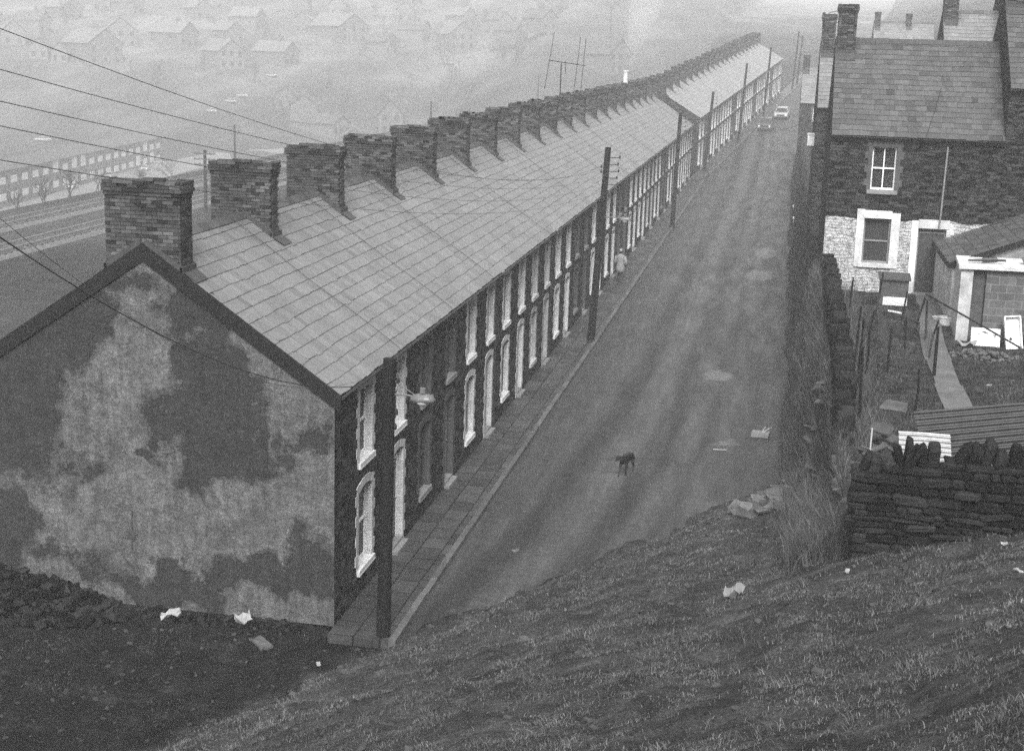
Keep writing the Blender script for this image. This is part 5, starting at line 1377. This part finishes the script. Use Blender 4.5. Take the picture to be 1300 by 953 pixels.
for i, (lab, x, y, w, l, h, rh, rz, wm, rm, nw) in enumerate(FH): far_house(lab, x, y, w * .7, l * .7, h * .75, rh * .72, rz, wm, rm, i, nw)

# rows of small houses filling the hillside, copies of three built ones
rnd = random.Random(77); protoh = []
for i, (wm, rm) in enumerate([('far_dark', 'far_roof_pale'), ('far_wall', 'far_roof'), ('far_dark', 'far_roof')]):
    x, y = -150 + 45 * i, 372 + 6 * i
    h = far_house('small misty house, %s of the three on the lowest hillside lane' % ['left', 'middle', 'right'][i], x, y, 5.5, 9, 4.4, 2.4, .9, wm, rm, 70 + i, 2); protoh.append((h, tree_of(h), x, y))
LANES = [(398, -215, -60, 9, 'second'), (428, -235, -50, 10, 'third'), (462, -255, -45, 10, 'fourth'), (356, -235, -200, 3, 'lower left')]
for (uy, xa, xb, n, nm) in LANES:
    for i in range(n):
        x = xa + (xb - xa) * (i + .5) / n + rnd.uniform(-4, 4); y = uy + rnd.uniform(-5, 5); p_, kids_, _, _ = protoh[rnd.randrange(3)]
        copy_tree(p_, kids_, (x, y, terrain(x, y) - .3), rnd.choice([.2, .9, 1.3]) + rnd.uniform(-.1, .1), 'small misty house, %s from the left along the %s lane of the hillside' % (ORD[i], nm), 'small houses in lanes on the misty hillside')
# cars
def car(lab, loc, rz, mat, group, tilt=0.):
    t = thing('parked_car', lab, 'car', loc, rz, group); t.rotation_euler = (tilt, 0, rz)
    mb = MB(); W = .80
    side = [(-2.1, .38), (-2.12, .72), (-1.95, .84), (-1.25, .90), (1.05, .90), (1.9, .80), (2.08, .66), (2.08, .36)]
    mb.prism([(y, z) for y, z in side], 'x', -W, W); mb.obj('body', M[mat], t)
    mb = MB(); y0, y1, y2, y3 = -1.3, -.85, .55, 1.05
    for s0, s1 in ((-1, 1),):
        mb.hexa([(-.74, y0, .905), (.74, y0, .905), (.74, y3, .905), (-.74, y3, .905), (-.60, y1, 1.33), (.60, y1, 1.33), (.60, y2, 1.33), (-.60, y2, 1.33)])
    cb = mb.obj('cabin_glass', M['window_dark'], t)
    mb = MB(); mb.box(-.61, .61, y1 - .02, y2 + .03, 1.332, 1.40)
    for s in (-1, 1):
        for (ya, yb) in ((y0, y1), (y3, y2)): mb.tube([(s * .745, ya, .9), (s * .605, yb, 1.35)], .035, 5)
        mb.tube([(s * .75, -.2, .9), (s * .61, -.15, 1.35)], .03, 5)
    mb.obj('roof', M[mat], t)
    for s in (-1, 1):
        for y in (-1.3, 1.3):
            mb = MB(); mb.tube([(s * .62, y, .3), (s * .82, y, .3)], .3, 16); w = mb.obj('wheel', M['rubber'], t)
            mb = MB(); mb.tube([(s * .821, y, .3), (s * .84, y, .3)], .16, 12); mb.obj('hubcap', M['steel'], w)
        mb = MB(); mb.tube([(s * .6, -2.11, .62), (s * .6, -2.16, .62)], .09, 10); mb.obj('headlight', M['porcelain'], t)
        mb = MB(); mb.box(s * .68 - .07, s * .68 + .07, 2.081, 2.1, .58, .7); mb.obj('tail_light', M['far_dark'], t)
    mb = MB(); mb.box(-.78, .78, -2.22, -2.13, .38, .5); mb.obj('bumper', M['steel'], t)
    mb = MB(); mb.box(-.78, .78, 2.09, 2.18, .38, .5); mb.obj('bumper', M['steel'], t)
    mb = MB(); mb.box(-.45, .45, -2.135, -2.121, .52, .66); mb.obj('grille', M['iron'], t)
    return t
tl = math.atan(SL)
car('nearer of two cars parked at the left kerb of the climbing street, dark lower body', far(36.5, 2.6, -.12), -TH, 'car_dark', 'cars parked on the climbing street', tl)
car('paler car parked just behind the nearer one on the climbing street', far(49., 3.3, -.12), -TH, 'car_pale', 'cars parked on the climbing street', tl)
for i, (x, y, rz, lab) in enumerate([(-109.5, 196, .15, 'pale car parked at the left in front of the panelled flats'), (-112.5, 216, .15, 'pale car parked in the middle before the panelled flats'), (-117.5, 246, 1.2, 'pale car parked at the right end of the panelled flats'),
                                   (-126.9, 297.6, .8, 'lowest of three white cars on the far sloping road'), (-126.1, 308.1, .9, 'middle of three white cars on the far sloping road'), (-125.7, 314.5, .9, 'highest of three white cars on the far sloping road'),
                                   (-150., 260., 1.4, 'long white vehicle standing alone in the field at the left'), (-126.6, 338.1, 1., 'white vehicle beside the pale gable fronted house'), (-87., 374.7, 1., 'faint white vehicle high above the fifth chimney'), (-113, 232, .2, 'pale car nearest the corner road by the flats')]):
    c_ = car(lab, (x, y, terrain(x, y)), rz, 'car_far', 'pale vehicles across the valley'); c_.scale = (.8, .8, .8)
t = thing('parked_van', 'small white van far up the street at the top of the hill', 'van', far(112., 8.2, -.1), -TH)
mb = MB(); mb.box(-.95, .95, -2.2, 2.2, .4, 2.1); mb.obj('body', M['car_pale'], t)
mb = MB(); mb.box(-.8, .8, -2.23, -2.201, 1.3, 1.9); mb.obj('windscreen', M['window_dark'], t)
for s in (-1, 1):
    for y in (-1.4, 1.4): mb = MB(); mb.tube([(s * .8, y, .33), (s * .97, y, .33)], .33, 12); mb.obj('wheel', M['rubber'], t)

# corner road by the flats, path across the field
M['pale_road'] = plain('pale gravel road', .11, .9, .2, .3, 0)
mb = MB(); rows = []
for (x, y, w) in [(-99, 150, 4), (-106, 200, 4.5), (-112, 240, 6), (-106, 268, 6), (-92, 278, 5)]:
    rows.append(((x - w, y, terrain(x - w, y) + .06), (x + w, y, terrain(x + w, y) + .06)))
strip(rows); tag(mb.obj('valley_road', M['pale_road'], fix=False), kind='structure')

# shrubs and bare trees in the valley
def bush(lab, x, y, h, seed, mat='twig_dark', n=70, name='bare_bush', cat='bush', group='bare bushes along the embankment'):
    rnd = random.Random(seed); t = thing(name, lab, cat, (x, y, terrain(x, y)), 0, group); mb = MB()
    def grow(p, d, l, r, k):
        q = p + d * l; mb.tube([p, p + d * l * .5 + Vector((rnd.gauss(0, .04), rnd.gauss(0, .04), 0)) * l, q], [r, r * .8, r * .55], 4, cap=False)
        if k == 0: return
        for _ in range(3):
            dd = (d + Vector((rnd.gauss(0, .5), rnd.gauss(0, .5), rnd.gauss(.1, .3)))).normalized(); grow(p + d * l * rnd.uniform(.6, 1.), dd, l * rnd.uniform(.55, .8), r * .55, k - 1)
    for i in range(4): grow(Vector((rnd.gauss(0, .2), rnd.gauss(0, .2), -.1)), Vector((rnd.gauss(0, .35), rnd.gauss(0, .35), 1)).normalized(), h * .4, h * .02, 4)
    mb.obj('branches', M[mat], t)
for i, (x, y, h, lab) in enumerate([(-54, 82, 2.2, 'bare bush at far left on the embankment edge'), (-54.3, 87, 2.8, 'bare bush second from the left on the embankment edge'), (-54.6, 92, 3.2, 'tallest bare bush below the panelled flats'), (-55.2, 98.5, 2.6, 'bare bush right of the tallest one'),
                                   (-54.2, 105, 2., 'last bare bush before the first chimney'), (-100, 215, 5, 'bare tree before the middle of the flats'), (-117, 285, 5, 'bare tree by the corner road'), (-108, 318, 6, 'bare tree beside the white edged gables'), (-98, 312, 7, 'bare tree above the third chimney'), (-150, 318, 8, 'bare tree below the dark hall'), (-128, 330, 7, 'bare tree below the pale gable house')]):
    bush(lab, x, y, h, 300 + i)
for i in range(34):
    x, y = rnd.uniform(-215, -60), rnd.uniform(292, 440)
    bush('bare tree blurred by mist among the houses of the far slope', x, y, rnd.uniform(4, 9), 500 + i, 'twig_dark', name='bare_tree', cat='tree', group='bare trees scattered on the misty slope')
# ------------------------------------------------------------------ person and dog
def skin_body(name, joints, edges, parent, mat, lvl=2, mat2=None):
    me = bpy.data.meshes.new(name + '_cage'); bm = bmesh.new(); lay = bm.verts.layers.skin.verify(); vs = []
    for i, (p, r) in enumerate(joints):
        v = bm.verts.new(p); v[lay].radius = (r, r) if not hasattr(r, '__len__') else r; v[lay].use_root = (i == 0); vs.append(v)
    for a, b in edges: bm.edges.new((vs[a], vs[b]))
    bm.to_mesh(me); bm.free()
    o = bpy.data.objects.new('cage', me); COL.objects.link(o)
    o.modifiers.new('s', 'SKIN'); m = o.modifiers.new('d', 'SUBSURF'); m.levels = lvl; m.render_levels = lvl
    dg = bpy.context.evaluated_depsgraph_get(); m2 = bpy.data.meshes.new_from_object(o.evaluated_get(dg)); bpy.data.objects.remove(o)
    m2.name = name; m2.materials.clear(); m2.materials.append(M[mat]); m2.polygons.foreach_set('use_smooth', [True] * len(m2.polygons))
    return link(bpy.data.objects.new(name, m2), parent)
t = thing('person', 'person in a long light coat and dark hat walking away along the pavement', 'person', (.62, 45.2, 0), radians(-4))
J = [((0, 0, .92), (.15, .12)), ((0, 0, 1.15), (.15, .11)), ((0, .01, 1.36), (.17, .11)), ((0, 0, 1.46), (.06, .06)), ((0, -.01, 1.54), (.055, .06)), ((0, .0, 1.62), (.085, .1)), ((0, 0, 1.70), (.06, .07)),
     ((-.2, 0, 1.36), .055), ((-.26, .02, 1.1), .045), ((-.25, .12, .88), .035), ((-.25, .15, .80), .03),
     ((.2, 0, 1.36), .055), ((.26, -.03, 1.1), .045), ((.27, .02, .88), .035), ((.27, .04, .80), .03),
     ((-.09, .02, .82), .09), ((-.09, .14, .48), .06), ((-.09, .12, .09), .04), ((-.09, .27, .04), .035),
     ((.09, -.02, .82), .09), ((.09, -.02, .46), .06), ((.09, -.16, .10), .04), ((.09, -.02, .04), .035)]
E_ = [(0, 1), (1, 2), (2, 3), (3, 4), (4, 5), (5, 6), (2, 7), (7, 8), (8, 9), (9, 10), (2, 11), (11, 12), (12, 13), (13, 14), (0, 15), (15, 16), (16, 17), (17, 18), (0, 19), (19, 20), (20, 21), (21, 22)]
skin_body('body', J, E_, t, 'cloth_dark')
# coat as a flared shell with sleeves
def loft(mb, rings, n=18):
    vs = []
    for (cx, cy, cz, rx, ry) in rings: vs += [(cx + rx * cos(2 * pi * j / n), cy + ry * sin(2 * pi * j / n), cz) for j in range(n)]
    fs = [(i * n + j, i * n + (j + 1) % n, (i + 1) * n + (j + 1) % n, (i + 1) * n + j) for i in range(len(rings) - 1) for j in range(n)] + [tuple(range(n)), tuple(range((len(rings) - 1) * n, len(rings) * n))]
    mb.add(vs, fs)
mb = MB(); loft(mb, [(0, 0, .56, .24, .2), (0, 0, .75, .22, .18), (0, 0, 1.0, .185, .145), (0, 0, 1.15, .175, .13), (0, 0, 1.3, .23, .155), (0, 0, 1.4, .215, .135), (0, 0, 1.45, .12, .10), (0, 0, 1.5, .085, .085)])
mb.tube([(-.2, 0, 1.37), (-.285, .02, 1.1), (-.27, .12, .88)], [.085, .075, .06], 10); mb.tube([(.2, 0, 1.37), (.285, -.03, 1.1), (.285, .02, .88)], [.085, .075, .06], 10)
mb.obj('coat', M['coat'], t, smooth=True)
mb = MB(); loft(mb, [(0, .0, 1.60, .125, .13), (0, 0, 1.66, .13, .14), (0, 0, 1.74, .10, .11), (0, 0, 1.78, .05, .05)]); mb.obj('hat', M['steel'], t, smooth=True)
mb = MB(); mb.box(-.36, -.28, .02, .3, .5, .74); mb.obj('bag', M['cloth_dark'], t)

t = thing('dog', 'black dog walking down the middle of the road towards the viewer', 'dog', (4.62, 12.75, -.12), radians(-14))
t.scale = (1.1, 1.0, 1.05)
J = [((0, .35, .45), (.12, .12)), ((0, .1, .44), (.105, .115)), ((0, -.12, .43), (.125, .15)), ((0, -.25, .48), (.085, .10)), ((-.03, -.38, .54), (.05, .055)), ((-.05, -.47, .56), (.075, .075)), ((-.07, -.60, .52), (.03, .028)), ((-.075, -.66, .51), (.022, .02)),
     ((.065, .38, .36), .07), ((.075, .30, .25), .04), ((.075, .42, .15), .022), ((.075, .38, .03), .02), ((.075, .33, .015), .022),
     ((-.065, .36, .36), .07), ((-.07, .24, .25), .04), ((-.07, .32, .15), .022), ((-.07, .24, .04), .02), ((-.07, .19, .015), .022),
     ((.07, -.2, .34), .045), ((.07, -.16, .2), .027), ((.06, -.2, .03), .018), ((.06, -.24, .015), .022),
     ((-.07, -.2, .34), .045), ((-.07, -.28, .2), .027), ((-.06, -.38, .05), .018), ((-.06, -.43, .03), .022),
     ((0, .47, .47), .03), ((.02, .56, .40), .018), ((.03, .62, .3), .01)]
E_ = [(0, 1), (1, 2), (2, 3), (3, 4), (4, 5), (5, 6), (6, 7), (0, 8), (8, 9), (9, 10), (10, 11), (11, 12), (0, 13), (13, 14), (14, 15), (15, 16), (16, 17), (2, 18), (18, 19), (19, 20), (20, 21), (2, 22), (22, 23), (23, 24), (24, 25), (0, 26), (26, 27), (27, 28)]
skin_body('body', J, E_, t, 'fur')
for s in (-1, 1):
    mb = MB(); mb.add([(-.05 + s * .045, -.45, .60), (-.05 + s * .075, -.44, .585), (-.05 + s * .085, -.50, .52), (-.05 + s * .06, -.46, .56), (-.05 + s * .05, -.44, .57)], [(0, 1, 2), (0, 2, 3), (1, 4, 2), (4, 3, 2), (0, 3, 4), (0, 4, 1)]); mb.obj('ear', M['fur'], t)

# faint chimney smoke
def smoke():
    m = bpy.data.materials.new('chimney smoke'); m.use_nodes = True; nt = m.node_tree; nt.nodes.remove(nt.nodes['Principled BSDF']); g = G(nt)
    v = g.n('ShaderNodeVolumePrincipled'); v.inputs['Color'].default_value = (.97,) * 3 + (1,)
    v.inputs['Density'].default_value = .10
    nt.links.new(v.outputs[0], nt.nodes['Material Output'].inputs['Volume'])
    mb = MB(); n = 10; rings = [(-4.0, 86.0, 9.8, .15), (-3.9, 86.3, 10.8, .45), (-3.6, 86.8, 12.2, .8), (-3.2, 87.4, 14., 1.2), (-2.9, 88., 16., 1.5), (-2.8, 88.4, 18., 1.2), (-2.8, 88.5, 18.6, .2)]
    vs = []
    for cx, cy, cz, r in rings: vs += [(cx + r * cos(2 * pi * j / n), cy + r * sin(2 * pi * j / n), cz) for j in range(n)]
    fs = [(i * n + j, i * n + (j + 1) % n, (i + 1) * n + (j + 1) % n, (i + 1) * n + j) for i in range(len(rings) - 1) for j in range(n)] + [tuple(range(n)), tuple(range((len(rings) - 1) * n, len(rings) * n))]
    mb.add(vs, fs); o = mb.obj('chimney_smoke', m, smooth=True); tag(o, kind='stuff'); tag(o, 'thin pale smoke drifting from the white chimney pot', 'smoke')
smoke()

# ------------------------------------------------------------------ air, light, camera
def haze():
    m = bpy.data.materials.new('valley fog'); m.use_nodes = True; nt = m.node_tree; nt.nodes.remove(nt.nodes['Principled BSDF']); g = G(nt)
    v = g.n('ShaderNodeVolumePrincipled'); v.inputs['Color'].default_value = (1., 1., 1., 1); v.inputs['Density'].default_value = HAZE
    v.inputs['Anisotropy'].default_value = .0
    nt.links.new(v.outputs[0], nt.nodes['Material Output'].inputs['Volume'])
    mb = MB(); mb.box(-700, 420, -150, 1100, -17, 62); tag(mb.obj('haze', m), kind='stuff')
HAZE = .0014
haze()
w = bpy.data.worlds.new('World'); scn.world = w; w.use_nodes = True; nt = w.node_tree; g = G(nt)
sky = g.n('ShaderNodeTexSky', sky_type='NISHITA'); sky.sun_disc = False; sky.sun_elevation = radians(46); sky.sun_rotation = radians(168); sky.air_density = 1.2; sky.dust_density = 4.; sky.ozone_density = 1.
bw = g.n('ShaderNodeRGBToBW'); nt.links.new(sky.outputs[0], bw.inputs[0])
bg = nt.nodes['Background']; nt.links.new(bw.outputs[0], bg.inputs['Color']); bg.inputs['Strength'].default_value = .14
ld = bpy.data.lights.new('sun', 'SUN'); ld.energy = 1.4; ld.angle = radians(25); ld.color = (1, 1, 1)
lo = link(bpy.data.objects.new('sun', ld)); az = radians(168); el = radians(46)
sd = Vector((sin(az) * cos(el), cos(az) * cos(el), sin(el))); lo.rotation_euler = (-sd).to_track_quat('-Z', 'Y').to_euler(); lo.location = (0, 0, 50)

f_ = 1806.; pc, rl, yw = radians(11.867), radians(1.660), radians(-10.603)
fw = Vector((sin(yw) * cos(pc), cos(yw) * cos(pc), -sin(pc))); rt = fw.cross(Vector((0, 0, 1))).normalized(); up = rt.cross(fw)
r2 = rt * cos(rl) + up * sin(rl); u2 = -rt * sin(rl) + up * cos(rl)
cd = bpy.data.cameras.new('camera'); cam = bpy.data.objects.new('camera', cd); link(cam)
cam.matrix_world = Matrix(((r2.x, u2.x, -fw.x, 8.528), (r2.y, u2.y, -fw.y, -26.483), (r2.z, u2.z, -fw.z, 11.957), (0, 0, 0, 1)))
cd.sensor_width = 36; cd.lens = f_ / 1300 * 36; cd.shift_y = -45. / 1300; cd.clip_start = .1; cd.clip_end = 3000
scn.camera = cam
vs_ = scn.view_settings; vs_.view_transform = 'Standard'; vs_.look = 'None'; vs_.gamma = 1; vs_.exposure = EXPO; vs_.use_curve_mapping = False
scn.cycles.volume_bounces = 1; scn.cycles.max_bounces = 6; scn.cycles.diffuse_bounces = 3; scn.cycles.use_denoising = False
